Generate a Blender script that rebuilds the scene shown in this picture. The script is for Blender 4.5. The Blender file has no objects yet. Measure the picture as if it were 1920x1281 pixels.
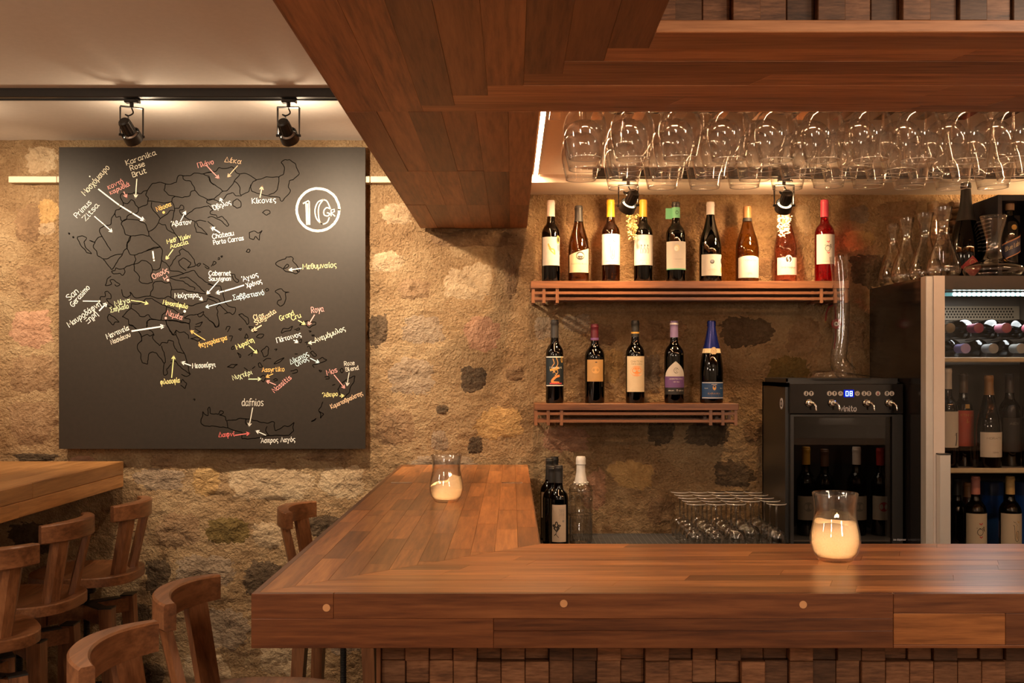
import bpy, bmesh, math, random, unicodedata
import numpy as np
from mathutils import Vector, Matrix

# ------------------------------------------------------------------ camera, world, lamps, exposure
sc = bpy.context.scene
COL = sc.collection
EYE = 1.507          # camera height (m)
FPX = 1950.0         # focal length in pixels of the 1920x1281 frame
WALL = 4.24          # distance of the stone wall
PI = math.pi

cam_d = bpy.data.cameras.new('camera')
cam_d.sensor_width = 36.0
cam_d.lens = FPX / 1920 * 36.0
cam_d.shift_y = 51.5 / 1920
cam_d.clip_start = 0.05
cam = bpy.data.objects.new('camera', cam_d)
cam.location = (0, 0, EYE)
cam.rotation_euler = (PI / 2, 0, 0)
COL.objects.link(cam)
sc.camera = cam

w = bpy.data.worlds.new('world'); sc.world = w
w.use_nodes = True
w.node_tree.nodes['Background'].inputs[0].default_value = (1.0, 0.72, 0.48, 1)
w.node_tree.nodes['Background'].inputs[1].default_value = 0.02

sc.view_settings.view_transform = 'Standard'
sc.view_settings.look = 'None'
sc.view_settings.gamma = 1.0
sc.view_settings.use_curve_mapping = False
sc.view_settings.exposure = 0.0
sc.cycles.use_denoising = True
sc.cycles.max_bounces = 10
sc.cycles.diffuse_bounces = 4
sc.cycles.glossy_bounces = 5
sc.cycles.transmission_bounces = 8
sc.cycles.transparent_max_bounces = 48
sc.cycles.caustics_reflective = False
sc.cycles.caustics_refractive = False
sc.cycles.sample_clamp_indirect = 4.0

WARM = (1.0, 0.68, 0.40)
WARM2 = (1.0, 0.80, 0.60)

def area_light(name, loc, size, power, color, rot=(0, 0, 0)):
    d = bpy.data.lights.new(name, 'AREA'); d.shape = 'SQUARE'; d.size = size
    d.energy = power; d.color = color
    o = bpy.data.objects.new(name, d); o.location = loc; o.rotation_euler = rot
    COL.objects.link(o); return o

def spot_light(name, loc, target, power, color, angle, blend=0.6, radius=0.02):
    d = bpy.data.lights.new(name, 'SPOT'); d.energy = power; d.color = color
    d.spot_size = math.radians(angle); d.spot_blend = blend; d.shadow_soft_size = radius
    o = bpy.data.objects.new(name, d); o.location = loc
    v = Vector(target) - Vector(loc)
    o.rotation_euler = v.to_track_quat('-Z', 'Y').to_euler()
    COL.objects.link(o); return o

# added fill lights, unseen, behind and beside the camera
area_light('room_fill_light', (-1.3, 1.2, 2.42), 0.5, 26, WARM2)
area_light('room_fill_light', (1.5, 0.7, 2.42), 0.5, 26, WARM2)
def point_fill(name, loc, radius, power, color):
    d = bpy.data.lights.new(name, 'POINT'); d.energy = power; d.color = color; d.shadow_soft_size = radius
    o = bpy.data.objects.new(name, d); o.location = loc; COL.objects.link(o); return o
point_fill('ceiling_fill_light', (-1.5, -0.8, 1.90), 0.14, 48, WARM2)  # added point fill, unseen; brightens the ceiling and canopy underside
point_fill('ceiling_fill_light', (1.5, -0.9, 1.90), 0.14, 60, WARM2)
point_fill('ceiling_fill_light', (-2.3, 1.4, 1.95), 0.12, 26, WARM2)

# ------------------------------------------------------------------ helpers
def PX(px, D): return (px - 960.0) * D / FPX
def PZ(py, D): return EYE - (py - 692.0) * D / FPX
def PT(px, py, D): return (PX(px, D), D, PZ(py, D))

class MB:
    """collects vertices and faces of one mesh object"""
    def __init__(s): s.v = []; s.f = []; s.m = []
    def add(s, vs, fs, mi=0):
        b = len(s.v); s.v.extend(vs)
        for f in fs: s.f.append(tuple(i + b for i in f)); s.m.append(mi)
        return s
    def box(s, x0, x1, y0, y1, z0, z1, mi=0):
        vs = [(x0,y0,z0),(x1,y0,z0),(x1,y1,z0),(x0,y1,z0),(x0,y0,z1),(x1,y0,z1),(x1,y1,z1),(x0,y1,z1)]
        return s.add(vs, [(0,3,2,1),(4,5,6,7),(0,1,5,4),(1,2,6,5),(2,3,7,6),(3,0,4,7)], mi)
    def prism(s, poly, z0, z1, mi=0):
        n = len(poly)
        a = sum(poly[i][0]*poly[(i+1)%n][1]-poly[(i+1)%n][0]*poly[i][1] for i in range(n))
        if a < 0: poly = poly[::-1]
        vs = [(x, y, z0) for x, y in poly] + [(x, y, z1) for x, y in poly]
        fs = [tuple(range(n-1, -1, -1)), tuple(range(n, 2*n))]
        fs += [(i, (i+1) % n, n+(i+1) % n, n+i) for i in range(n)]
        return s.add(vs, fs, mi)
    def lathe(s, prof, seg=24, c=(0, 0, 0), mi=0, M=None):
        vs = []; fs = []
        rows = []
        for r, z in prof:
            if r < 1e-6:
                rows.append([len(vs)]); vs.append((0, 0, z))
            else:
                rows.append(list(range(len(vs), len(vs)+seg)))
                vs += [(r*math.cos(2*PI*k/seg), r*math.sin(2*PI*k/seg), z) for k in range(seg)]
        for a, b in zip(rows, rows[1:]):
            for k in range(seg):
                k2 = (k+1) % seg
                if len(a) == 1 and len(b) == 1: continue
                if len(a) == 1: fs.append((a[0], b[k2], b[k]))
                elif len(b) == 1: fs.append((a[k], a[k2], b[0]))
                else: fs.append((a[k], a[k2], b[k2], b[k]))
        if M is not None: vs = [tuple(M @ Vector(v)) for v in vs]
        vs = [(x+c[0], y+c[1], z+c[2]) for x, y, z in vs]
        return s.add(vs, fs, mi)
    def tube(s, pts, r, seg=10, mi=0, cap=True):
        pts = [Vector(p) for p in pts]; n = len(pts)
        rs = r if isinstance(r, (list, tuple)) else [r]*n
        vs = []; fs = []
        t0 = (pts[1]-pts[0]).normalized()
        up = Vector((0, 0, 1)) if abs(t0.z) < 0.9 else Vector((1, 0, 0))
        nrm = t0.cross(up).normalized()
        for i, p in enumerate(pts):
            t = (pts[min(i+1, n-1)]-pts[max(i-1, 0)]).normalized()
            nrm = (nrm - t*nrm.dot(t)).normalized(); bi = t.cross(nrm)
            for k in range(seg):
                a = 2*PI*k/seg
                vs.append(tuple(p + (nrm*math.cos(a)+bi*math.sin(a))*rs[i]))
        for i in range(n-1):
            for k in range(seg):
                k2 = (k+1) % seg
                fs.append((i*seg+k, i*seg+k2, (i+1)*seg+k2, (i+1)*seg+k))
        if cap:
            fs.append(tuple(range(seg-1, -1, -1))); fs.append(tuple((n-1)*seg+k for k in range(seg)))
        return s.add(vs, fs, mi)
    def bar(s, a, b, wx, wy, mi=0, up=(0, 0, 1), wx2=None, wy2=None):
        """rectangular bar from a to b"""
        a = Vector(a); b = Vector(b); t = (b-a).normalized(); up = Vector(up)
        if abs(t.dot(up)) > 0.98: up = Vector((0, 1, 0))
        sx = t.cross(up).normalized(); sy = sx.cross(t).normalized()
        wx2 = wx if wx2 is None else wx2; wy2 = wy if wy2 is None else wy2
        vs = []
        for p, hx, hy in ((a, wx/2, wy/2), (b, wx2/2, wy2/2)):
            vs += [tuple(p-sx*hx-sy*hy), tuple(p+sx*hx-sy*hy), tuple(p+sx*hx+sy*hy), tuple(p-sx*hx+sy*hy)]
        return s.add(vs, [(0,1,2,3),(7,6,5,4),(4,5,1,0),(5,6,2,1),(6,7,3,2),(7,4,0,3)], mi)
    def mesh(s, name, mats, smooth=False, bevel=0.0, angle=0.7):
        me = bpy.data.meshes.new(name)
        me.from_pydata(s.v, [], s.f)
        for m in (mats if isinstance(mats, (list, tuple)) else [mats]): me.materials.append(m)
        for p, mi in zip(me.polygons, s.m): p.material_index = mi
        if bevel > 0:
            bm = bmesh.new(); bm.from_mesh(me)
            bmesh.ops.bevel(bm, geom=bm.edges[:], offset=bevel, segments=1, affect='EDGES', profile=0.5)
            bm.to_mesh(me); bm.free()
        if smooth:
            for p in me.polygons: p.use_smooth = True
            if angle and angle < 3: me.set_sharp_from_angle(angle=angle)
        me.update()
        return me

def link(name, me, parent=None, loc=None, rot=None):
    o = bpy.data.objects.new(name, me); COL.objects.link(o)
    if parent is not None: o.parent = parent
    if loc is not None: o.location = loc
    if rot is not None: o.rotation_euler = rot
    return o
def obj(name, mb, mats, parent=None, smooth=False, bevel=0.0, loc=None, angle=0.7):
    return link(name, mb.mesh(name, mats, smooth, bevel, angle), parent, loc)
def tag(o, label, cat=None, group=None, kind=None):
    if label: o['label'] = label
    if cat: o['category'] = cat
    if group: o['group'] = group
    if kind: o['kind'] = kind
    return o
def thing(name, label, cat, loc=(0, 0, 0), rotz=0.0, group=None):
    o = bpy.data.objects.new(name, None); COL.objects.link(o)
    o.empty_display_size = 0.05
    o.location = loc; o.rotation_euler = (0, 0, rotz)
    return tag(o, label, cat, group)
def dup(root, loc, rotz=None, label=None, group=None):
    r = root.copy(); COL.objects.link(r); r.location = loc
    if rotz is not None: r.rotation_euler = (0, 0, rotz)
    if label: r['label'] = label
    if group: r['group'] = group
    for ch in list(root.children):
        c = ch.copy(); COL.objects.link(c); c.parent = r
        for g in ch.children:
            d = g.copy(); COL.objects.link(d); d.parent = c
    return r
def clip(poly, a, b, c):
    """keep the part of a polygon where a*x+b*y+c >= 0"""
    out = []
    n = len(poly)
    for i in range(n):
        p, q = poly[i], poly[(i+1) % n]
        dp = a*p[0]+b*p[1]+c; dq = a*q[0]+b*q[1]+c
        if dp >= 0: out.append(p)
        if dp*dq < 0:
            t = dp/(dp-dq); out.append((p[0]+(q[0]-p[0])*t, p[1]+(q[1]-p[1])*t))
    return out

# ------------------------------------------------------------------ materials
def new_mat(name):
    m = bpy.data.materials.new(name); m.use_nodes = True
    nt = m.node_tree
    return m, nt, nt.nodes['Principled BSDF'], nt.nodes['Material Output']
def N(nt, typ, **kw):
    n = nt.nodes.new(typ)
    for k, v in kw.items():
        if k.startswith('i_'): n.inputs[k[2:].replace('_', ' ')].default_value = v
        else: setattr(n, k, v)
    return n
def ramp(nt, stops):
    r = nt.nodes.new('ShaderNodeValToRGB')
    el = r.color_ramp.elements
    while len(el) < len(stops): el.new(0.5)
    for e, (p, c) in zip(el, stops): e.position = p; e.color = (*c, 1)
    return r
def plain(name, col, rough=0.5, metal=0.0, spec=0.5, coat=0.0, var=0.06, emit=None, estr=0.0):
    m, nt, b, out = new_mat(name)
    tc = N(nt, 'ShaderNodeTexCoord'); no = N(nt, 'ShaderNodeTexNoise'); no.inputs['Scale'].default_value = 60; no.inputs['Detail'].default_value = 4
    nt.links.new(tc.outputs['Object'], no.inputs['Vector'])
    r = ramp(nt, [(0.25, tuple(c*(1-var) for c in col)), (0.75, tuple(min(1, c*(1+var)) for c in col))])
    nt.links.new(no.outputs['Fac'], r.inputs['Fac']); nt.links.new(r.outputs['Color'], b.inputs['Base Color'])
    b.inputs['Roughness'].default_value = rough; b.inputs['Metallic'].default_value = metal
    b.inputs['Specular IOR Level'].default_value = spec
    b.inputs['Coat Weight'].default_value = coat
    if emit:
        b.inputs['Emission Color'].default_value = (*emit, 1); b.inputs['Emission Strength'].default_value = estr
    return m
def wood(name, axis, dark, mid, light, rough=0.35, coat=0.15, across=26.0, along=1.6, spread=0.45, bump=0.05, extra=1.0):
    m, nt, b, out = new_mat(name); L = nt.links.new
    tc = N(nt, 'ShaderNodeTexCoord'); oi = N(nt, 'ShaderNodeObjectInfo')
    mp = N(nt, 'ShaderNodeMapping')
    scl = [across]*3; scl['xyz'.index(axis)] = along; mp.inputs['Scale'].default_value = scl
    mul = N(nt, 'ShaderNodeVectorMath', operation='SCALE'); mul.inputs[0].default_value = (37.1, 91.7, 53.3)
    L(oi.outputs['Random'], mul.inputs['Scale'])
    ad = N(nt, 'ShaderNodeVectorMath', operation='ADD')
    L(tc.outputs['Object'], mp.inputs['Vector']); L(mp.outputs['Vector'], ad.inputs[0]); L(mul.outputs['Vector'], ad.inputs[1])
    n1 = N(nt, 'ShaderNodeTexNoise'); n1.inputs['Scale'].default_value = 0.55; n1.inputs['Detail'].default_value = 5; n1.inputs['Distortion'].default_value = 0.9
    n2 = N(nt, 'ShaderNodeTexNoise'); n2.inputs['Scale'].default_value = 4.0; n2.inputs['Detail'].default_value = 8; n2.inputs['Roughness'].default_value = 0.65
    L(ad.outputs['Vector'], n1.inputs['Vector']); L(ad.outputs['Vector'], n2.inputs['Vector'])
    mx = N(nt, 'ShaderNodeMix'); mx.inputs['Factor'].default_value = 0.55
    L(n1.outputs['Fac'], mx.inputs['A']); L(n2.outputs['Fac'], mx.inputs['B'])
    r = ramp(nt, [(0.36, dark), (0.5, mid), (0.64, light)]); L(mx.outputs['Result'], r.inputs['Fac'])
    hs = N(nt, 'ShaderNodeHueSaturation')
    mr = N(nt, 'ShaderNodeMapRange'); mr.inputs['To Min'].default_value = extra*(1-spread); mr.inputs['To Max'].default_value = extra*(1+spread)
    L(oi.outputs['Random'], mr.inputs['Value']); L(mr.outputs['Result'], hs.inputs['Value'])
    L(r.outputs['Color'], hs.inputs['Color']); L(hs.outputs['Color'], b.inputs['Base Color'])
    bp = N(nt, 'ShaderNodeBump'); bp.inputs['Strength'].default_value = bump; bp.inputs['Distance'].default_value = 0.002
    L(n2.outputs['Fac'], bp.inputs['Height']); L(bp.outputs['Normal'], b.inputs['Normal'])
    b.inputs['Roughness'].default_value = rough; b.inputs['Coat Weight'].default_value = coat; b.inputs['Coat Roughness'].default_value = 0.2
    return m
def glass(name, tint, base=0.05, rough=0.0, edge=None, power=4.0, gloss=(1, 1, 1), top=0.85):
    """thin-walled glass: clear (or tinted) transmission with a Schlick reflection"""
    m = bpy.data.materials.new(name); m.use_nodes = True; nt = m.node_tree; L = nt.links.new
    nt.nodes.remove(nt.nodes['Principled BSDF']); out = nt.nodes['Material Output']
    lw = N(nt, 'ShaderNodeLayerWeight'); lw.inputs['Blend'].default_value = 0.5
    pw = N(nt, 'ShaderNodeMath', operation='POWER'); pw.inputs[1].default_value = power
    L(lw.outputs['Facing'], pw.inputs[0])
    ma = N(nt, 'ShaderNodeMath', operation='MULTIPLY_ADD'); ma.inputs[1].default_value = top-base; ma.inputs[2].default_value = base
    L(pw.outputs[0], ma.inputs[0])
    tr = N(nt, 'ShaderNodeBsdfTransparent')
    p2 = N(nt, 'ShaderNodeMath', operation='POWER'); p2.inputs[1].default_value = 2.0; L(lw.outputs['Facing'], p2.inputs[0])
    e = edge or tuple(c*0.55 for c in tint)
    r = ramp(nt, [(0.0, tint), (1.0, e)]); L(p2.outputs[0], r.inputs['Fac']); L(r.outputs['Color'], tr.inputs['Color'])
    gl = N(nt, 'ShaderNodeBsdfGlossy'); gl.inputs['Roughness'].default_value = rough; gl.inputs['Color'].default_value = (*gloss, 1)
    mx = N(nt, 'ShaderNodeMixShader'); L(ma.outputs[0], mx.inputs[0]); L(tr.outputs[0], mx.inputs[1]); L(gl.outputs[0], mx.inputs[2])
    L(mx.outputs[0], out.inputs['Surface'])
    return m
def rock(name, c0, c1, c2, bump=0.6, sc1=9.0, sc2=70.0, rough=0.95, stretch=(1, 1, 1.0)):
    m, nt, b, out = new_mat(name); L = nt.links.new
    tc = N(nt, 'ShaderNodeTexCoord'); mp = N(nt, 'ShaderNodeMapping'); mp.inputs['Scale'].default_value = stretch
    L(tc.outputs['Object'], mp.inputs['Vector'])
    n1 = N(nt, 'ShaderNodeTexNoise'); n1.inputs['Scale'].default_value = sc1; n1.inputs['Detail'].default_value = 9; n1.inputs['Roughness'].default_value = 0.62; n1.inputs['Distortion'].default_value = 0.4
    n2 = N(nt, 'ShaderNodeTexNoise'); n2.inputs['Scale'].default_value = sc2; n2.inputs['Detail'].default_value = 6; n2.inputs['Roughness'].default_value = 0.6
    n3 = N(nt, 'ShaderNodeTexNoise'); n3.inputs['Scale'].default_value = 2.2; n3.inputs['Detail'].default_value = 4
    for n in (n1, n2, n3): L(mp.outputs['Vector'], n.inputs['Vector'])
    mx = N(nt, 'ShaderNodeMix'); mx.inputs['Factor'].default_value = 0.4; L(n1.outputs['Fac'], mx.inputs['A']); L(n2.outputs['Fac'], mx.inputs['B'])
    m2 = N(nt, 'ShaderNodeMix'); m2.inputs['Factor'].default_value = 0.35; L(mx.outputs['Result'], m2.inputs['A']); L(n3.outputs['Fac'], m2.inputs['B'])
    r = ramp(nt, [(0.36, c0), (0.5, c1), (0.63, c2)]); L(m2.outputs['Result'], r.inputs['Fac']); L(r.outputs['Color'], b.inputs['Base Color'])
    bp = N(nt, 'ShaderNodeBump'); bp.inputs['Strength'].default_value = bump; bp.inputs['Distance'].default_value = 0.042
    ad = N(nt, 'ShaderNodeMath', operation='ADD'); L(n2.outputs['Fac'], ad.inputs[0]); L(n1.outputs['Fac'], ad.inputs[1])
    L(ad.outputs[0], bp.inputs['Height']); L(bp.outputs['Normal'], b.inputs['Normal'])
    b.inputs['Roughness'].default_value = rough; b.inputs['Specular IOR Level'].default_value = 0.2
    return m
def emitter(name, col, strength):
    m = bpy.data.materials.new(name); m.use_nodes = True; nt = m.node_tree
    nt.nodes.remove(nt.nodes['Principled BSDF'])
    e = N(nt, 'ShaderNodeEmission'); e.inputs[0].default_value = (*col, 1); e.inputs[1].default_value = strength
    nt.links.new(e.outputs[0], nt.nodes['Material Output'].inputs['Surface']); return m

WD, WM, WL = (0.15, 0.048, 0.013), (0.33, 0.118, 0.034), (0.50, 0.205, 0.064)
M = {}
M['bar_x'] = wood('bar_wood_lengthwise', 'x', WD, WM, WL, 0.30, 0.10, spread=0.36)
M['bar_y'] = wood('bar_wood_crosswise', 'y', WD, WM, WL, 0.30, 0.10, spread=0.36)
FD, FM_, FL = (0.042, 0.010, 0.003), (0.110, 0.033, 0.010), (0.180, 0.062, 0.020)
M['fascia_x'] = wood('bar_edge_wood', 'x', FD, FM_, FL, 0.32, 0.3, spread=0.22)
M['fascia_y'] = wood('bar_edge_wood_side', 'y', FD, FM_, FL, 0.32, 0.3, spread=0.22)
M['can_x'] = wood('canopy_wood_lengthwise', 'x', (0.20, 0.082, 0.034), (0.42, 0.182, 0.076), (0.55, 0.26, 0.115), 0.5, 0.05, spread=0.34)
M['can_y'] = wood('canopy_wood_crosswise', 'y', (0.145, 0.058, 0.023), (0.31, 0.128, 0.050), (0.43, 0.19, 0.078), 0.5, 0.05, spread=0.34)
M['block'] = wood('mosaic_block_wood', 'x', (0.075, 0.030, 0.013), (0.20, 0.088, 0.040), (0.33, 0.16, 0.08), 0.5, 0.05, across=60, along=8, spread=0.55)
M['stool_z'] = wood('stool_wood_upright', 'z', (0.10, 0.037, 0.015), (0.20, 0.078, 0.031), (0.30, 0.125, 0.052), 0.36, 0.15, spread=0.12)
M['stool_x'] = wood('stool_wood_flat', 'x', (0.10, 0.037, 0.015), (0.20, 0.078, 0.031), (0.30, 0.125, 0.052), 0.36, 0.15, spread=0.12)
M['table_y'] = wood('table_wood', 'y', (0.24, 0.10, 0.032), (0.40, 0.185, 0.062), (0.53, 0.26, 0.095), 0.32, 0.1, spread=0.22)
M['shelf_x'] = wood('shelf_wood', 'x', (0.085, 0.030, 0.012), (0.18, 0.068, 0.026), (0.25, 0.10, 0.04), 0.4, 0.1, spread=0.1)
M['peg'] = plain('peg_wood', (0.50, 0.24, 0.10), 0.5)
M['mortar'] = rock('lime_mortar', (0.26, 0.145, 0.066), (0.45, 0.288, 0.150), (0.63, 0.445, 0.255), 1.0, 8.0, 95.0)
M['st_dark'] = rock('dark_basalt', (0.060, 0.039, 0.025), (0.13, 0.086, 0.052), (0.22, 0.150, 0.092), 0.9, 14.0, 75.0)
M['st_brown'] = rock('brown_fieldstone', (0.15, 0.085, 0.045), (0.29, 0.175, 0.093), (0.43, 0.285, 0.165), 0.8, 12.0, 75.0)
M['st_grey'] = rock('grey_fieldstone', (0.19, 0.13, 0.085), (0.33, 0.235, 0.155), (0.47, 0.355, 0.245), 0.8, 12.0, 75.0)
M['st_pink'] = rock('reddish_sandstone', (0.26, 0.13, 0.075), (0.39, 0.215, 0.13), (0.52, 0.31, 0.20), 0.7, 10.0, 80.0)
M['st_moss'] = rock('olive_fieldstone', (0.105, 0.068, 0.022), (0.19, 0.125, 0.042), (0.28, 0.19, 0.075), 0.8, 14.0, 80.0)
M['st_tan'] = rock('tan_limestone', (0.30, 0.20, 0.115), (0.46, 0.33, 0.20), (0.62, 0.48, 0.31), 0.7, 11.0, 80.0)
M['st_gold'] = rock('ochre_sandstone', (0.30, 0.17, 0.065), (0.46, 0.285, 0.12), (0.58, 0.39, 0.19), 0.7, 11.0, 80.0)
M['plaster'] = plain('ceiling_plaster', (0.66, 0.60, 0.54), 0.9, var=0.03)
M['plaster2'] = plain('bar_ceiling_plaster', (0.70, 0.61, 0.53), 0.85, var=0.03)
M['roomwall'] = plain('room_plaster', (0.46, 0.39, 0.32), 0.9)
M['floor'] = wood('floor_boards', 'y', (0.07, 0.035, 0.018), (0.14, 0.07, 0.034), (0.2, 0.11, 0.055), 0.5, 0.05, across=10)
M['black'] = plain('black_metal', (0.018, 0.015, 0.013), 0.42, 0.0, 0.5)
M['blacks'] = plain('black_satin', (0.020, 0.018, 0.017), 0.3, 0.0, 0.5)
M['gloss'] = plain('black_gloss_panel', (0.012, 0.010, 0.010), 0.12, 0.0, 0.5)
M['rubber'] = plain('black_rubber', (0.015, 0.015, 0.016), 0.6)
M['rubber2'] = plain('rubber_grid_line', (0.16, 0.155, 0.15), 0.5)
M['chrome'] = plain('chrome', (0.75, 0.72, 0.68), 0.12, 1.0)
M['steel'] = plain('satin_aluminium', (0.62, 0.58, 0.55), 0.38, 0.55, var=0.02)
M['board'] = plain('chalkboard_paint', (0.0200, 0.0145, 0.0105), 0.50, 0.0, 0.22, var=0.12)
M['groove'] = plain('chalkboard_groove', (0.003, 0.0025, 0.002), 0.9, 0.0, 0.0)
M['edge'] = plain('board_edge', (0.07, 0.036, 0.018), 0.6)
M['conduit'] = plain('cream_conduit', (0.46, 0.37, 0.26), 0.5)
M['clear'] = glass('clear_glass', (0.98, 0.98, 0.98), 0.06, 0.0, (0.72, 0.7, 0.68), 2.4, top=0.85)
M['clear2'] = glass('clear_glass_thick', (0.96, 0.96, 0.95), 0.09, 0.01, (0.55, 0.53, 0.51), 2.0, top=0.85)
M['pane'] = glass('cabinet_pane', (0.90, 0.88, 0.86), 0.020, 0.0, (0.5, 0.5, 0.5), 5.0)
M['rim'] = plain('glass_edge_highlight', (0.80, 0.76, 0.72), 0.2, 0.25, 0.8, var=0.02)  # near-white colour paints a bright highlight along the glass rims
M['glint'] = glass('bright_stem_glass', (0.92, 0.92, 0.92), 0.22, 0.05, (0.6, 0.6, 0.6), 1.2, top=0.95)  # reflection raised to put a glint on plain stems and feet
M['pane2'] = glass('smoked_pane', (0.62, 0.60, 0.58), 0.035, 0.0, (0.25, 0.25, 0.25), 5.0)
for k, t in dict(olive=(0.10, 0.075, 0.018), amber=(0.40, 0.22, 0.045), darkolive=(0.035, 0.028, 0.010), gold=(0.56, 0.36, 0.07), black=(0.006, 0.005, 0.004), rose=(0.995, 0.68, 0.61), magenta=(0.80, 0.05, 0.11), brownb=(0.40, 0.22, 0.05)).items():
    M['g_'+k] = glass('bottle_glass_'+k, t, 0.045, 0.02, tuple(c*0.25 for c in t), 4.0, top=0.8)
def paint(name, col, rough=0.55, metal=0.0):
    if name not in M: M[name] = plain(name, col, rough, metal, var=0.03)
    return M[name]
for k, c in dict(cream=(0.80, 0.74, 0.60), white=(0.78, 0.76, 0.72), pink=(0.72, 0.30, 0.28), red=(0.78, 0.16, 0.15), yellow=(0.74, 0.64, 0.28), orange=(0.78, 0.42, 0.13), peach=(0.78, 0.50, 0.32), blue=(0.50, 0.66, 0.72), green=(0.62, 0.66, 0.42), greyc=(0.58, 0.54, 0.48), tan=(0.68, 0.46, 0.30)).items():
    M['ch_'+k] = plain('chalk_'+k, c, 0.95, var=0.12)

# ------------------------------------------------------------------ the setting
rng = np.random.default_rng(7)
random.seed(11)
WX0, WX1, WZ0, WZ1, WRES = -2.72, 2.5, 0.0, 2.46, 0.008
NX = int((WX1-WX0)/WRES)+1; NZ = int((WZ1-WZ0)/WRES)+1
def vnoise(cx, cz):
    """smooth value noise over the wall, cells of cx by cz metres"""
    gx = int((WX1-WX0)/cx)+3; gz = int((WZ1-WZ0)/cz)+3
    g = rng.uniform(-1, 1, (gz, gx))
    u = np.linspace(0, (WX1-WX0)/cx, NX); v = np.linspace(0, (WZ1-WZ0)/cz, NZ)
    iu = u.astype(int); iv = v.astype(int); fu = u-iu; fv = v-iv
    fu = fu*fu*(3-2*fu); fv = (fv*fv*(3-2*fv))[:, None]
    a = g[np.ix_(iv, iu)]; b = g[np.ix_(iv, iu+1)]; c = g[np.ix_(iv+1, iu)]; d = g[np.ix_(iv+1, iu+1)]
    return (a*(1-fu)+b*fu)*(1-fv)+(c*(1-fu)+d*fu)*fv
HF = (0.006*vnoise(0.55, 0.45)+0.0045*vnoise(0.21, 0.15)+0.0032*vnoise(0.085, 0.06)
      + 0.0034*vnoise(0.045, 0.026)+0.0036*vnoise(0.024, 0.016)+0.0022*vnoise(0.012, 0.010))
HF = np.clip(HF, -0.014, 0.016)
def H(x, z):
    u = min(max((x-WX0)/WRES, 0), NX-1.001); v = min(max((z-WZ0)/WRES, 0), NZ-1.001)
    i, j = int(u), int(v); fu, fv = u-i, v-j
    return float((HF[j, i]*(1-fu)+HF[j, i+1]*fu)*(1-fv)+(HF[j+1, i]*(1-fu)+HF[j+1, i+1]*fu)*fv)

xs = np.linspace(WX0, WX1, NX); zs = np.linspace(WZ0, WZ1, NZ)
gx, gz = np.meshgrid(xs, zs)
co = np.stack([gx, WALL+HF, gz], -1).reshape(-1, 3)
idx = np.arange(NX*NZ).reshape(NZ, NX)
q = np.stack([idx[:-1, :-1], idx[:-1, 1:], idx[1:, 1:], idx[1:, :-1]], -1).reshape(-1, 4)
me = bpy.data.meshes.new('wall_back')
me.vertices.add(len(co)); me.vertices.foreach_set('co', co.ravel())
me.loops.add(q.size); me.loops.foreach_set('vertex_index', q.ravel())
me.polygons.add(len(q)); me.polygons.foreach_set('loop_start', np.arange(0, q.size, 4)); me.polygons.foreach_set('loop_total', np.full(len(q), 4))
me.polygons.foreach_set('use_smooth', np.ones(len(q), bool))
me.materials.append(M['mortar']); me.update(); me.validate()
wall_back = link('wall_back', me)
tag(wall_back, 'rough rubble stone wall thickly pointed with sandy mortar', kind='structure')

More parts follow.
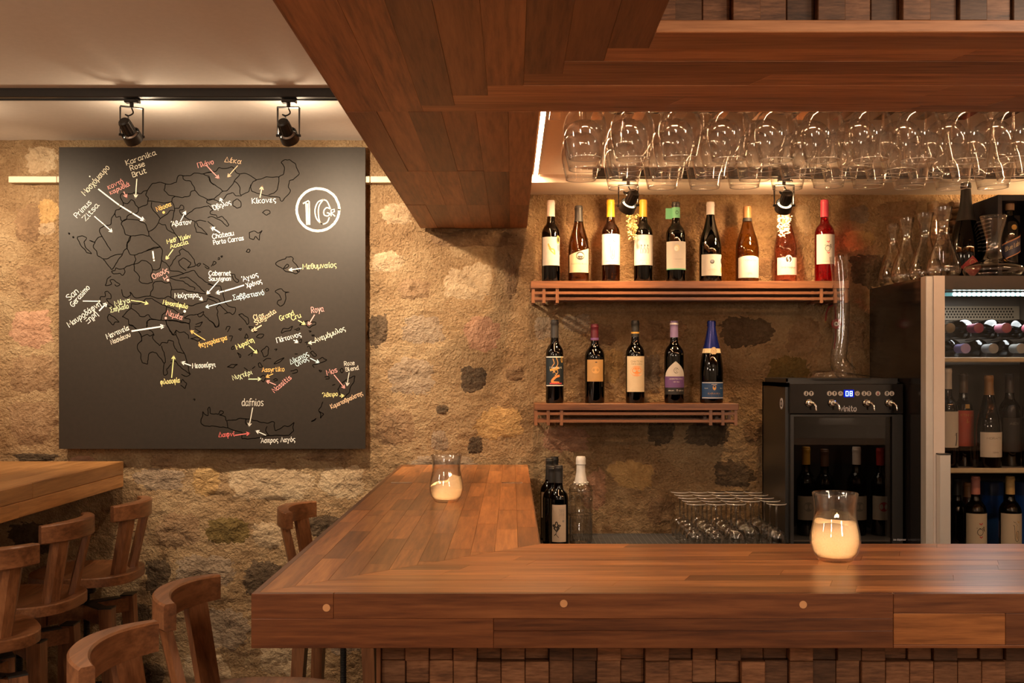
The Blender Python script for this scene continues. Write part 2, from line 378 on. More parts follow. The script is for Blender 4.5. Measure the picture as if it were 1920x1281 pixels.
# stones that show through the mortar, plus a painted shadow patch: pixel box on the wall plane, kind of stone
STONES = [
 (384,966,469,1026,'moss'),(420,872,592,942,'tan'),(356,874,416,932,'gold'),(246,876,352,922,'grey'),(292,957,376,1032,'brown'),
 (450,1052,534,1118,'dark'),(270,1045,320,1116,'dark'),(375,1138,474,1220,'grey'),(322,1038,446,1106,'grey'),(222,1130,290,1198,'dark'),
 (258,1240,312,1290,'dark'),(471,975,532,1032,'tan'),(568,964,650,1010,'dark'),(594,872,690,938,'tan'),(660,960,752,1030,'grey'),(12,976,122,1042,'dark'),
 (100,1050,214,1100,'pink'),(20,850,114,866,'dark'),(126,854,182,874,'pink'),(276,850,345,876,'brown'),(420,850,520,872,'brown'),(560,846,668,866,'brown'),  # middle brown patch paints the blackboard's shadow; the thin dark patch is a slot
 (688,584,729,654,'dark'),(752,590,834,648,'grey'),(720,670,824,742,'grey'),(860,685,914,738,'dark'),(744,522,812,562,'brown'),(866,590,942,662,'pink'),
 (943,476,971,562,'brown'),(696,764,784,838,'brown'),(816,758,842,778,'dark'),(806,806,842,848,'grey'),(876,818,906,853,'dark'),(888,760,985,828,'gold'),
 (760,852,900,884,'grey'),(800,430,975,464,'brown'),(946,684,984,716,'brown'),(710,380,780,420,'tan'),(830,494,930,566,'tan'),(694,470,760,512,'tan'),
 (1344,588,1452,656,'dark'),(1472,596,1547,668,'brown'),(1584,596,1626,658,'brown'),(1432,668,1528,738,'moss'),(1210,788,1268,836,'dark'),(1280,790,1374,838,'dark'),
 (1390,790,1432,830,'brown'),(1333,862,1418,916,'dark'),(1054,588,1112,626,'grey'),(1096,604,1158,650,'brown'),(1190,598,1290,640,'brown'),(1000,590,1040,640,'grey'),
 (1010,800,1110,850,'pink'),(1120,650,1170,720,'gold'),(1200,660,1240,740,'grey'),(1140,860,1230,920,'gold'),(1090,880,1140,960,'pink'),(1210,930,1270,985,'brown'),
 (1640,374,1726,424,'brown'),(1586,476,1680,540,'dark'),(1576,430,1642,472,'gold'),(1590,384,1634,420,'grey'),(1110,376,1168,440,'brown'),(1236,400,1300,460,'brown'),
 (1300,374,1372,470,'brown'),(1060,380,1086,430,'brown'),(1410,480,1450,520,'brown'),(1490,380,1522,440,'tan'),
 (24,378,84,458,'brown'),(66,372,112,424,'gold'),(26,494,112,566,'brown'),(14,580,104,654,'pink'),(16,660,114,742,'brown'),(10,748,112,836,'brown'),
 (68,416,106,442,'tan'),(44,274,110,326,'tan'),(480,1180,600,1270,'tan'),(330,1225,440,1290,'tan'),(610,1150,700,1230,'grey'),(700,900,760,950,'brown'),
]
SR = random.Random(3)
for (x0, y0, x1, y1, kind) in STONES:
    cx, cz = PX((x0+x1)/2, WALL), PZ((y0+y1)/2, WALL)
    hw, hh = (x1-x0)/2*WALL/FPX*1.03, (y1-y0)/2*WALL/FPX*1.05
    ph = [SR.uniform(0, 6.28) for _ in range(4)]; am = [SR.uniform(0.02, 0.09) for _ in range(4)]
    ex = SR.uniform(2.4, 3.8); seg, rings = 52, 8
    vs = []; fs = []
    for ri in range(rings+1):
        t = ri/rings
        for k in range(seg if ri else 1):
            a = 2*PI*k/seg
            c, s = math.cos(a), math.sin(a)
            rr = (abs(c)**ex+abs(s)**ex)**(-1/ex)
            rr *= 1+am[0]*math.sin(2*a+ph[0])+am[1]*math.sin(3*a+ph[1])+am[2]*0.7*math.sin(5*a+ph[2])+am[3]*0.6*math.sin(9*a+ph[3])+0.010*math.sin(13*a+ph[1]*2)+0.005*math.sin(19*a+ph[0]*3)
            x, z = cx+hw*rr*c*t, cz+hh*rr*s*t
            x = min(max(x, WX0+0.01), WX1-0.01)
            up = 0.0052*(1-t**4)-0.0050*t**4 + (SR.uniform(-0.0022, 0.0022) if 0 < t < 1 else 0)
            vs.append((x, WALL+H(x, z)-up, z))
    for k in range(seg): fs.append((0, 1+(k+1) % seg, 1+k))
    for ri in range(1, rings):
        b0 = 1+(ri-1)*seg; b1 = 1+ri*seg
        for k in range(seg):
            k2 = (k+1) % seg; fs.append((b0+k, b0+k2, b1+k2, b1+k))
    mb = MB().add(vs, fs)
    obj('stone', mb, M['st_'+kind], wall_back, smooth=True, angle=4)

def struct(name, mb, mat, label, parent=None):
    o = obj(name, mb, mat, parent)
    return tag(o, label, kind='structure')
CEIL = 2.44
struct('floor', MB().box(-3.2, 2.75, -2.6, WALL+0.05, -0.05, 0.0), M['floor'], 'dark wooden board floor of the wine bar')
struct('wall_left', MB().box(-3.25, -3.2, -2.6, WALL+0.05, 0, 2.75), M['roomwall'], 'plain plastered wall at the left of the room')
struct('wall_right', MB().box(2.75, 2.8, -2.6, WALL+0.05, 0, 2.75), M['roomwall'], 'plain plastered wall at the right of the room')
struct('wall_front', MB().box(-3.2, 2.75, -2.65, -2.6, 0, 2.75), M['roomwall'], 'plain plastered wall behind the viewer')
mb = MB(); mb.box(-3.2, -0.30, 1.70, WALL+0.05, CEIL, CEIL+0.05); mb.box(-3.2, 2.75, -2.6, 1.70, CEIL, CEIL+0.05)
struct('ceiling', mb, M['plaster'], 'smooth beige plaster ceiling over the guests')
# lower ceiling behind the bar: recess, small drop, strip by the wall
mb = MB(); mb.box(0.0, 2.75, 1.80, 3.965, 2.249, 2.30); mb.box(0.0, 2.75, 3.965, WALL+0.05, 2.218, 2.30)
struct('ceiling', mb, M['plaster2'], 'low plaster ceiling with a small step behind the bar')

# cream conduit along the wall (passes behind the board)
cd = thing('wall_conduit', 'thin cream conduit running along the stone wall behind the blackboard', 'conduit', (0, 0, 0))
zc0, zc1 = PZ(343, 4.2), PZ(331, 4.2)
for (a, b) in ((17, 108), (108, 694), (694.6, 800)):
    obj('conduit_length', MB().box(PX(a, 4.2)+0.0006, PX(b, 4.2)-0.0006, 4.192, 4.235, zc0, zc1), M['conduit'], cd, bevel=0.002)

# ------------------------------------------------------------------ wooden canopy above the bar
ZB = 2.077
can = thing('wooden_canopy', 'wooden plank canopy hanging from the ceiling above the bar', 'canopy', (0, 0, 0))
core = MB()
core.box(-0.366, 0.240, -0.30, 2.30, ZB+0.018, CEIL)
core.box(0.240, 2.74, 1.785, 2.30, ZB+0.018, CEIL)
core.box(-0.366, 0.057, 2.30, 4.205, ZB+0.018, CEIL)
obj('core', core, M['can_y'], can)
PR = random.Random(5)
def plank(x0, x1, y0, y1, m, sl=0.0, sr=0.0):
    g = 0.0003
    poly = [(x0+g+sl, y0+g), (x1-g+sr, y0+g), (x1-g, y1-g), (x0+g, y1-g)]
    dz = PR.uniform(-0.0008, 0.0008)
    obj('plank', MB().prism(poly, ZB+dz, ZB+0.018), m, can)
xe = [-0.37, -0.270, -0.197, -0.124, -0.050, 0.023, 0.097, 0.170, 0.243]
ye = [2.305, 2.305, 2.25, 2.17, 2.09, 2.008, 1.927, 1.85]
for i in range(8):
    y1 = ye[i]
    cuts = [y1, PR.uniform(0.75, 1.15) if i % 2 else PR.uniform(1.25, 1.45), -0.30]
    for a, b in zip(cuts[1:], cuts): plank(xe[i], xe[i+1], a, b, M['can_y'])
xr = [(1.764, 1.85, 0.243), (1.85, 1.927, 0.170), (1.927, 2.008, 0.097), (2.008, 2.09, 0.023), (2.09, 2.17, -0.05), (2.17, 2.25, -0.124), (2.25, 2.305, -0.197)]
for a, b, x0 in xr:
    x = x0
    first = True
    while x < 2.74:
        nx = min(2.74, x+PR.uniform(0.45, 1.1))
        if 2.74-nx < 0.2: nx = 2.74
        plank(x, nx, a, b, M['can_x'], 0.0 if first else 0.03, 0.03 if nx < 2.74 else 0); x = nx; first = False
xb = [-0.37, -0.30, -0.23, -0.157, -0.081, -0.008, 0.059]
for i in range(6):
    ys = [2.305, 3.0+PR.uniform(-0.006, 0.006), 3.61+PR.uniform(-0.006, 0.006), 4.205]
    for a, b in zip(ys, ys[1:]): plank(xb[i], xb[i+1], a, b, M['can_y'])
# cheeks of the canopy
obj('side_board', MB().box(-0.370, -0.3665, -0.30, 4.205, ZB, CEIL), M['can_y'], can)
obj('side_board', MB().box(0.0575, 0.060, 2.305, 4.205, ZB, CEIL), M['can_y'], can)
obj('side_board', MB().box(0.060, 2.74, 2.3005, 2.305, ZB, 2.249), M['can_x'], can)
obj('side_board', MB().box(0.2405, 0.243, -0.30, 1.764, ZB, CEIL), M['can_y'], can)
lip_z = 2.097
obj('lip_strip', MB().box(0.243, 2.74, 1.757, 1.785, ZB-0.001, lip_z), M['can_x'], can, bevel=0.0015)
# block mosaic on the canopy front
def block_mesh(size, depth):
    mb = MB().box(0, size, -depth, 0, 0, size)
    return mb.mesh('block', M['block'], bevel=0.0012)
BS = 0.0480
blk = {d: block_mesh(BS-0.0012, d) for d in (0.006, 0.014, 0.024)}
x0 = PX(1267.5, 1.764)
pat = 'MRRPRRPRRPMPRMPRRPMRPPRRMPRRPMRPRRPMPRRPMRPRRPMPRRMP'
dm = dict(P=0.024, M=0.014, R=0.006)
for row in range(2):
    for i in range(-1, 50):
        X = x0+i*BS
        if X < 0.243: X = 0.2435
        d = dm[pat[(i+1+row*5) % len(pat)]]
        if X > 2.68 or (i == -1): 
            if X > 2.68: break
        if i == -1:
            mb = MB().box(0, x0-0.2435-0.0012, -0.024, 0, 0, BS-0.0012)
            obj('block', mb, M['block'], can, loc=(X, 1.785, lip_z+0.0006+row*BS), bevel=0.001)
        else:
            link('block', blk[d], can, (X, 1.785, lip_z+0.0006+row*BS))
rest = MB()
for row in range(2, 7):
    for i in range(0, 50):
        X = x0+i*BS
        d = dm[PR.choice('PMR')]; rest.box(X, X+BS-0.0012, 1.785-d, 1.785, lip_z+row*BS, lip_z+(row+1)*BS-0.0012)
o = obj('block_field', rest, M['block'], can); o['kind'] = 'stuff'

# light strip set into the low ceiling beside the canopy
led = thing('ceiling_light_strip', 'bright recessed light strip along the canopy side behind the bar', 'light strip', (0, 0, 0))
obj('diffuser', MB().box(0.083, 0.097, 2.33, 3.96, 2.2445, 2.2488), emitter('warm_led', (1.0, 0.60, 0.30), 210.0), led)
obj('diffuser', MB().box(0.101, 2.70, 2.312, 2.324, 2.2445, 2.2488), bpy.data.materials['warm_led'], led)
obj('profile', MB().box(0.079, 0.083, 2.33, 3.96, 2.2435, 2.2488).box(0.097, 0.101, 2.33, 3.96, 2.2435, 2.2488), M['steel'], led)

# ------------------------------------------------------------------ bar counter
TOP = 1.12
bar = thing('bar_counter', 'thick varnished hardwood bar top with a return running back to the stone wall', 'bar counter', (0, 0, 0))
YF, YB, XL, XI = 1.79, 2.302, -0.449, 0.063
TH = 0.094
core = MB()
core.box(XL+0.012, 2.70, YF+0.012, YB-0.004, TOP-TH+0.001, TOP-0.022)
core.box(XL+0.012, XI-0.004, YB-0.004, 4.205, TOP-TH+0.001, TOP-0.022)
obj('core', core, M['fascia_x'], bar)
BR = random.Random(21)
dx, dy = XI-XL, YB-YF
def stave(poly, m, side):
    # mitre from the outer corner (XL,YF) to the inner corner (XI,YB)
    a, b = dy, -dx
    c = -(a*XL+b*YF)
    p = clip(poly, *( (a, b, c-0.0003) if side == 'x' else (-a, -b, -c-0.0003)))
    if len(p) < 3: return
    ar = abs(sum(p[i][0]*p[(i+1) % len(p)][1]-p[(i+1) % len(p)][0]*p[i][1] for i in range(len(p))))/2
    if ar < 2e-5: return
    obj('stave', MB().prism(p, TOP-0.022, TOP+BR.uniform(-0.00015, 0.00015)), m, bar)
g = 0.0003
rows = np.linspace(YF+0.012, YB, 11)
for j in range(10):
    a, b = rows[j], rows[j+1]
    x = XL-BR.uniform(0, 0.4)
    while x < 2.70:
        nx = min(2.70, x+BR.uniform(0.28, 0.75)); s = 0.02
        if 2.70-nx < 0.1: nx = 2.70
        stave([(x+g, a+g), (nx-g, a+g), (nx+s-g if nx < 2.7 else nx-g, b-g), (x+s+g, b-g)], M['bar_x'], 'x'); x = nx
cols = np.linspace(XL+0.012, XI, 11)
YH = 3.53
for j in range(10):
    a, b = cols[j], cols[j+1]
    for (ya, yb) in ((YF, 2.85), (2.851, YH-0.001), (YH+0.001, 4.205)):
        y = ya if ya > 2 else YF-BR.uniform(0, 0.3)
        while y < yb-1e-6:
            ny = min(yb, y+BR.uniform(0.22, 0.5))
            if yb-ny < 0.08: ny = yb
            stave([(a+g, y+g), (b-g, y+g), (b-g, ny-g), (a+g, ny-g)], M['bar_y'], 'y'); y = ny
# edge boards: front, left side, inner sides
def edge_board(x0, x1, y0, y1, z0, z1, m, bev=0.0008):
    obj('edge_board', MB().box(x0, x1, y0, y1, z0, z1), m, bar, bevel=bev)
zb = TOP-TH
xp = PX(625, YF)
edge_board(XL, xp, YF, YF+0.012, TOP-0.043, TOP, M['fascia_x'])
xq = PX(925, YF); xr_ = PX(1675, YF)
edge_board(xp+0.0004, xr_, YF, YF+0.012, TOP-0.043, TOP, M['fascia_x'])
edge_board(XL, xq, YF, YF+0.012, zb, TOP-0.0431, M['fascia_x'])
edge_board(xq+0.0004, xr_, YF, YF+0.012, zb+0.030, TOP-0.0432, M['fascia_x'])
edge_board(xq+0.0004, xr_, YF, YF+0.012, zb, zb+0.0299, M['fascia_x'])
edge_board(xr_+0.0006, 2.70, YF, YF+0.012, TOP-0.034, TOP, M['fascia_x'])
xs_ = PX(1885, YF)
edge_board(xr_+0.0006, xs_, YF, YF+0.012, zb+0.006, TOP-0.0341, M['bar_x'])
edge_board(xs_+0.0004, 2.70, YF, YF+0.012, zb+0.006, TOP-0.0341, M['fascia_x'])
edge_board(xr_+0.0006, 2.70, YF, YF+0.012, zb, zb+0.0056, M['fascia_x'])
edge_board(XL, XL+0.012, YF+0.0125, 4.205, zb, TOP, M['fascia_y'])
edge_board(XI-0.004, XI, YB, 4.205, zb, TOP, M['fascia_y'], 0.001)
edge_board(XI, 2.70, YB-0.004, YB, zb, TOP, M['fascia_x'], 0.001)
for px, py in ((612, 1140), (1057, 1132), (1506, 1134)):
    Mx = Matrix.Rotation(PI/2, 4, 'X')
    obj('peg', MB().lathe([(0, 0), (0.0066, 0), (0.0066, 0.004), (0, 0.004)], 16, PT(px, py, YF-0.0006)[:2]+(PZ(py, YF),), M=Matrix.Rotation(-PI/2, 4, 'X')), M['peg'], bar)
for px in (762+0, 945):
    xh = -0.375 if px < 800 else 0.0
    h = obj('hinge', MB().box(xh-0.035, xh+0.035, YH-0.008, YH+0.008, TOP, TOP+0.0008), M['chrome'], bar)
    obj('hinge_pin', MB().tube([(xh-0.035, YH, TOP+0.001), (xh+0.035, YH, TOP+0.001)], 0.0016, 8), M['chrome'], h)

# base of the bar with its wooden block mosaic
base = thing('bar_cladding', 'bar front clad in a relief mosaic of small wooden blocks', 'bar front', (0, 0, 0))
XBL, YBF = -0.262, 2.10
obj('carcass', MB().box(XBL, 2.70, YBF, 2.27, 0.0, TOP-TH).box(XBL, 0.03, 2.27, 3.50, 0.0, TOP-TH), M['blacks'], base)
obj('corner_trim', MB().box(XBL-0.008, XBL-0.0005, YBF-0.03, YBF+0.03, 0.0, TOP-TH), M['stool_z'], base)
zr = PZ(1240, 2.075)
pat2 = 'MPMPRMRPPPRPRMPRRPMPPRMPRMPPRMRRPPMPRMPPRRPMPRPMRPPMRPM'
r2 = random.Random(9)
for row in (1, 0, -1, -2):
    for i in range(0, 61):
        X = XBL+i*BS
        if X > 2.64: break
        d = dm[r2.choice('PPMMR') if row < 1 else pat2[i % len(pat2)]]
        z = zr-0.0012+(row-1)*BS if row < 1 else zr
        if row == 1:
            if z+BS > TOP-TH: pass
        link('block', blk[d], base, (X+0.0006, YBF, z if row == 1 else zr+(row-1)*BS))
rest = MB()
for row in range(0, 20):
    for i in range(0, 61):
        X = XBL+i*BS; d = dm[r2.choice('PMR')]; z1 = zr-(row+3)*BS
        if z1-BS < 0.02 or X > 2.64: continue
        rest.box(X+0.0006, X+BS-0.0006, YBF-d, YBF, z1-BS+0.0012, z1)
for i in range(0, 61):
    X = XBL+i*BS; d = dm[r2.choice('PMR')]
    if X > 2.64: continue
    z = zr+BS
    while z+BS < TOP-TH: rest.box(X+0.0006, X+BS-0.0006, YBF-d, YBF, z, z+BS-0.0012); z += BS
o = obj('block_field', rest, M['block'], base); o['kind'] = 'stuff'

# tall table at the left
tt = thing('high_table', 'thick pale wooden high table fixed to the wall left of the bar stools', 'table', (0, 0, 0))
tz = 1.135; tth = 0.102; tx1 = -1.565
obj('core', MB().box(-2.62, tx1-0.012, 1.6, 4.19, tz-tth+0.001, tz-0.02), M['table_y'], tt)
tc_ = np.linspace(-2.62, tx1-0.012, 12); TR = random.Random(4)
for j in range(11):
    y = 1.6
    while y < 4.19:
        ny = min(4.19, y+TR.uniform(0.35, 0.9))
        if 4.19-ny < 0.12: ny = 4.19
        obj('stave', MB().box(tc_[j]+g, tc_[j+1]-g, y+g, ny-g, tz-0.02, tz), M['table_y'], tt); y = ny
for (z0, z1) in ((tz-tth, tz-0.052), (tz-0.0515, tz)):
    y = 1.6
    while y < 4.19:
        ny = min(4.19, y+TR.uniform(0.6, 1.1))
        if 4.19-ny < 0.3: ny = 4.19
        obj('edge_board', MB().box(tx1-0.0118, tx1, y+g, ny-g, z0, z1), M['table_y'], tt, bevel=0.002); y = ny
for (lx, ly) in ((-2.5, 1.8), (-2.5, 4.0), (-1.95, 1.8)):
    obj('leg', MB().box(lx-0.04, lx+0.04, ly-0.04, ly+0.04, 0, tz-tth), M['stool_z'], tt, bevel=0.003)

# ------------------------------------------------------------------ bar stools (front of the seat looks along local +Y)
def make_stool():
    t = thing('bar_stool', 'x', 'stool', (0, 0, 0))
    ZS, ZR1, ZR0 = 0.757, 1.012, 0.954
    # seat: rounded square plate with a dished top
    def rad(a): 
        n = 2.7; c, s = abs(math.cos(a)), abs(math.sin(a))
        return 0.192*(c**n+s**n)**(-1/n)
    seg = 44; prof = [(1.0, -0.034), (1.0, -0.004), (0.985, 0.0), (0.86, 0.0), (0.82, -0.003), (0.6, -0.007), (0.3, -0.009)]
    vs = []; fs = []
    for f, z in prof:
        for k in range(seg):
            a = 2*PI*k/seg; r = rad(a)*f; vs.append((r*math.cos(a), r*math.sin(a)-0.005, ZS+z))
    for i in range(len(prof)-1):
        for k in range(seg):
            k2 = (k+1) % seg; fs.append((i*seg+k, i*seg+k2, (i+1)*seg+k2, (i+1)*seg+k))
    fs.append(tuple((len(prof)-1)*seg+k for k in range(seg))); fs.append(tuple(range(seg-1, -1, -1)))
    obj('seat', MB().add(vs, fs), M['stool_x'], t, smooth=True, angle=0.5)
    # curved backrest rail
    na = 30; half = math.radians(47); vs = []; fs = []
    for i in range(na+1):
        u = -1+2*i/na; a = u*half
        th = 0.042-0.014*abs(u)**2; ro = 0.232; ri = ro-th
        dz = 0.004*(1-u*u)
        ca, sa = math.sin(a), -math.cos(a)
        e = 0.004
        for (r, z) in ((ri, ZR0), (ro-e, ZR0), (ro, ZR0+e), (ro, ZR1-e+dz), (ro-e, ZR1+dz), (ri+e, ZR1+dz), (ri, ZR1-e+dz)):
            vs.append((r*ca, r*sa, z))
    for i in range(na):
        for k in range(7):
            k2 = (k+1) % 7; fs.append((i*7+k, (i+1)*7+k, (i+1)*7+k2, i*7+k2))
    fs.append(tuple(range(7))); fs.append(tuple(na*7+k for k in range(6, -1, -1)))
    obj('backrest', MB().add(vs, fs), M['stool_x'], t, smooth=True, angle=0.5)
    for s in (-1, 1):
        a = math.radians(27)*s
        d = Vector((math.sin(a), -math.cos(a), 0)); tg = Vector((math.cos(a), math.sin(a), 0))
        b = d*0.162+Vector((0, 0, ZS-0.012)); p = d*0.210+Vector((0, 0, ZR0+0.006))
        vs = []
        for q_, wd, tk in ((b, 0.058, 0.030), (p, 0.062, 0.026)):
            for (u, v) in ((-1, 0.2), (-0.55, 1), (0.55, 1), (1, 0.2), (1, -1), (-1, -1)):
                vs.append(tuple(q_+tg*(u*wd/2)+d*(v*tk/2)))
        fs = [(5,4,3,2,1,0), tuple(range(6, 12))]+[(k, (k+1) % 6, 6+(k+1) % 6, 6+k) for k in range(6)]
        obj('back_post', MB().add(vs, fs), M['stool_z'], t)
    mb = MB().lathe([(0, ZS-0.034), (0.085, ZS-0.034), (0.085, ZS-0.040), (0.034, ZS-0.042), (0.032, ZS-0.085), (0.026, ZS-0.09), (0, ZS-0.09)][::-1], 20)
    obj('swivel', mb, M['black'], t, smooth=True)
    # threaded rod
    prof = [(0, 0.30)]; z = 0.30
    while z < ZS-0.085: prof += [(0.0095, z), (0.0122, z+0.003)]; z += 0.006
    prof += [(0, z)]
    obj('threaded_rod', MB().lathe(prof, 12), M['black'], t)
    zc = ZS-0.155
    cb = MB(); pl = MB()
    for k in range(2):
        a = PI/4+k*PI/2; d = Vector((math.cos(a), math.sin(a), 0))
        mbx = MB().bar(tuple(-d*0.155+Vector((0, 0, zc+(0.0002*k)))), tuple(d*0.155+Vector((0, 0, zc+0.0002*k))), 0.045, 0.052)
        c = obj('cross_beam', mbx, M['stool_x'], t)
        pb = MB().bar(tuple(-d*0.13+Vector((0, 0, zc+0.029))), tuple(d*0.13+Vector((0, 0, zc+0.029))), 0.040, 0.005)
        obj('steel_plate', pb, M['black'], c)
    for k in range(4):
        a = PI/4+k*PI/2; d = Vector((math.cos(a), math.sin(a), 0))
        lg = MB().bar(tuple(d*0.165+Vector((0, 0, zc+0.034))), tuple(d*0.212), 0.050, 0.046, wx2=0.032, wy2=0.032)
        l = obj('leg', lg, M['stool_z'], t)
        obj('cap', MB().bar(tuple(d*0.1645+Vector((0, 0, zc+0.038))), tuple(d*0.1648+Vector((0, 0, zc+0.033))), 0.052, 0.048), M['black'], l)
    ring = [(0.198*math.cos(2*PI*k/36), 0.198*math.sin(2*PI*k/36), 0.27) for k in range(37)]
    obj('footrest_ring', MB().tube(ring, 0.007, 8, cap=False), M['black'], t, smooth=True)
    return t
stool0 = make_stool()
GS = 'wooden bar stools'
STL = [
 (-1.595, 3.90, 92, 'wooden bar stool nearest the stone wall, backed into the high table corner'),
 (-1.630, 3.44, 88, 'middle one of the three wooden stools along the high table'),
 (-1.570, 2.99, 34, 'wooden stool cut by the left edge, turned towards the high table'),
 (-0.566, 2.345, -92, 'wooden swivel stool just left of the bar corner, seat showing'),
 (-0.555, 1.885, -91, 'nearest wooden stool at the bottom edge, only its backrest showing'),
 (-0.605, 3.73, -95, 'wooden stool half hidden behind the bar return near the wall'),
]
for i, (x, y, deg, lab) in enumerate(STL):
    if i == 0:
        stool0.location = (x, y, 0); stool0.rotation_euler = (0, 0, math.radians(deg)); stool0['label'] = lab; stool0['group'] = GS
    else: dup(stool0, (x, y, 0), math.radians(deg), lab, GS)

# ------------------------------------------------------------------ single-stroke hand lettering
GL = {
'a':'8;7 9 4 10 1 8 0 4 2 0 5 1 7 5;7 10 7 2 9 0','b':'8;!0 15 0 0;0 6 3 10 6 9 7 5 5 1 2 0 0 2','c':'7;6 8 4 10 1 8 0 4 2 0 5 0 7 2',
'd':'8;7 15 7 2 8 0;7 7 4 10 1 8 0 4 2 0 5 1 7 4','e':'7;0 5 6 6 6 9 3 10 0 7 0 3 2 0 5 0 7 2','f':'6;7 14 4 15 2 12 2 0;!0 9 5 9',
'g':'8;7 8 4 10 1 8 0 5 3 2 6 4 7 9;7 10 7 -3 4 -5 1 -3','h':'7;!0 15 0 0;0 6 3 10 6 8 6 0','i':'3;1 10 1 1 3 0;!1 13 1 14','k':'7;!0 15 0 0;!6 10 0 4 6 0',
'l':'4;0 15 0 2 2 0','m':'11;!0 10 0 0;0 6 2 10 5 8 5 0;5 6 7 10 10 8 10 0','n':'7;!0 10 0 0;0 6 3 10 6 8 6 0','o':'8;4 10 1 8 0 4 2 0 5 0 7 4 6 9 4 10',
'p':'8;!0 10 0 -6;0 7 3 10 6 9 7 5 5 1 2 0 0 3','r':'6;!0 10 0 0;0 6 2 9 5 10','s':'6;6 9 3 10 0 8 3 5 6 3 4 0 0 1','t':'6;2 14 2 2 4 0 6 1;!0 10 5 10',
'u':'8;0 10 0 3 2 0 5 1 7 4;7 10 7 2 8 0','v':'7;!0 10 3 0 7 10','w':'10;!0 10 3 0 5 8 7 0 10 10','x':'7;!0 10 7 0;!7 10 0 0','y':'7;0 10 3 2;7 10 2 -5','z':'7;!0 10 6 10 0 0 7 0',
'A':'10;!0 0 5 15 10 0;!2 5 8 5','B':'8;!0 0 0 15;0 15 6 14 6 9 0 8;0 8 7 7 7 1 0 0','C':'10;9 13 5 15 1 11 0 6 3 0 7 0 10 3','D':'9;!0 0 0 15;0 15 7 13 9 7 6 1 0 0',
'E':'8;!8 15 0 15 0 0 8 0;!0 8 6 8','G':'10;9 13 5 15 1 11 0 6 3 0 8 1 9 6 5 6','H':'9;!0 0 0 15;!9 0 9 15;!0 8 9 8','I':'2;!1 0 1 15','K':'8;!0 15 0 0;!8 15 0 7 8 0',
'L':'7;!0 15 0 0 7 0','M':'12;!0 0 1 15 6 5 11 15 12 0','N':'9;!0 0 0 15 9 0 9 15','O':'11;5 15 1 12 0 6 3 0 8 0 10 6 9 12 5 15','P':'8;!0 0 0 15;0 15 7 14 7 8 0 7',
'R':'9;!0 0 0 15;0 15 7 14 7 8 0 7;!3 7 8 0','S':'8;8 13 4 15 0 12 4 8 8 4 4 0 0 2','T':'9;!0 15 9 15;!4.5 15 4.5 0','U':'9;0 15 0 4 4 0 8 3 9 15','V':'9;!0 15 4 0 9 15',
'X':'9;!0 15 9 0;!9 15 0 0','Y':'9;!0 15 4 8 9 15;!4 8 4 0','Z':'9;!0 15 9 15 0 0 9 0','Q':'11;5 15 1 12 0 6 3 0 8 0 10 6 9 12 5 15;!6 4 10 -1',
'0':'8;4 15 1 12 0 6 2 0 5 0 7 6 6 12 4 15','1':'4;!0 12 3 15 3 0','2':'8;0 12 3 15 7 12 5 7 0 0 8 0','8':'8;4 8 1 11 4 15 7 11 4 8 0 4 4 0 8 4 4 8','.':'3;!1 0 1 1',"'":'3;!2 15 1 12','-':'6;!0 6 5 6','7':'8;!0 15 8 15 3 0','5':'8;!7 15 1 15 0 9;0 9 5 9 7 5 4 0 0 1',
'α':'9;8 10 5 1 2 0 0 4 2 9 5 8 8 0','β':'8;0 -5 0 12 3 15 6 12 3 8 7 5 5 0 0 1','γ':'8;0 10 3 4 3 -4 1 -4 4 3 7 10','δ':'7;6 14 3 15 2 12 6 8 6 3 3 0 0 3 1 7 5 9',
'ε':'7;6 9 3 10 1 8 4 5 0 3 2 0 6 1','η':'7;!0 10 0 0;0 6 3 10 6 8 6 -5','θ':'8;4 15 1 11 0 7 1 2 4 0 7 4 7 11 4 15;!0 8 7 8','ι':'3;1 10 1 2 3 0','κ':'7;!0 10 0 0;!6 10 0 5 6 0',
'λ':'8;0 15 2 14 7 0;!4 7 0 0','μ':'8;!0 10 0 -5;0 3 2 0 5 1 7 4;7 10 7 2 8 0','ν':'7;!0 10 3 0 7 10','ξ':'7;6 15 1 13 5 9 1 7 0 3 5 1 6 -3 3 -5;!1 15 6 15','ο':'8;4 10 1 8 0 4 2 0 5 0 7 4 6 9 4 10',
'π':'8;0 9 8 10;!2 10 1 0;6 10 6 1 8 0','ρ':'8;0 -6 1 6 4 10 7 7 6 2 3 0 1 3','σ':'8;8 10 4 10 1 8 0 4 2 0 5 0 7 4 5 9','ς':'7;6 9 3 10 0 6 3 2 6 0 4 -4','τ':'7;0 9 7 10;4 10 4 2 6 0',
'υ':'7;0 10 0 4 3 0 6 3 7 10','φ':'9;2 10 0 6 1 1 5 0 8 4 7 9 4 10 4 -6','χ':'7;!0 10 7 -5;!7 10 0 -5','ψ':'9;0 10 1 3 4 1 7 3 8 10;!4 13 4 -5','ω':'10;1 10 0 4 2 0 4 3 5 8 5 3 7 0 9 4 8 10','ζ':'6;!1 15 6 15;6 15 0 8 1 2 5 0 4 -4',
'Δ':'10;!0 0 5 15 10 0 0 0','Λ':'10;!0 0 5 15 10 0','Π':'9;!0 0 0 15 9 15 9 0','Σ':'9;!8 15 0 15 5 8 0 0 9 0','Ξ':'8;!0 15 8 15;!1 8 7 8;!0 0 8 0','Φ':'10;!5 17 5 -2;5 12 1 10 1 5 5 3 9 5 9 10 5 12',
}
for a_, b_ in zip('ΑΒΕΗΙΚΜΝΟΡΤΥΧΖ', 'ABEHIKMNOPTYXZ'): GL[a_] = GL[b_]
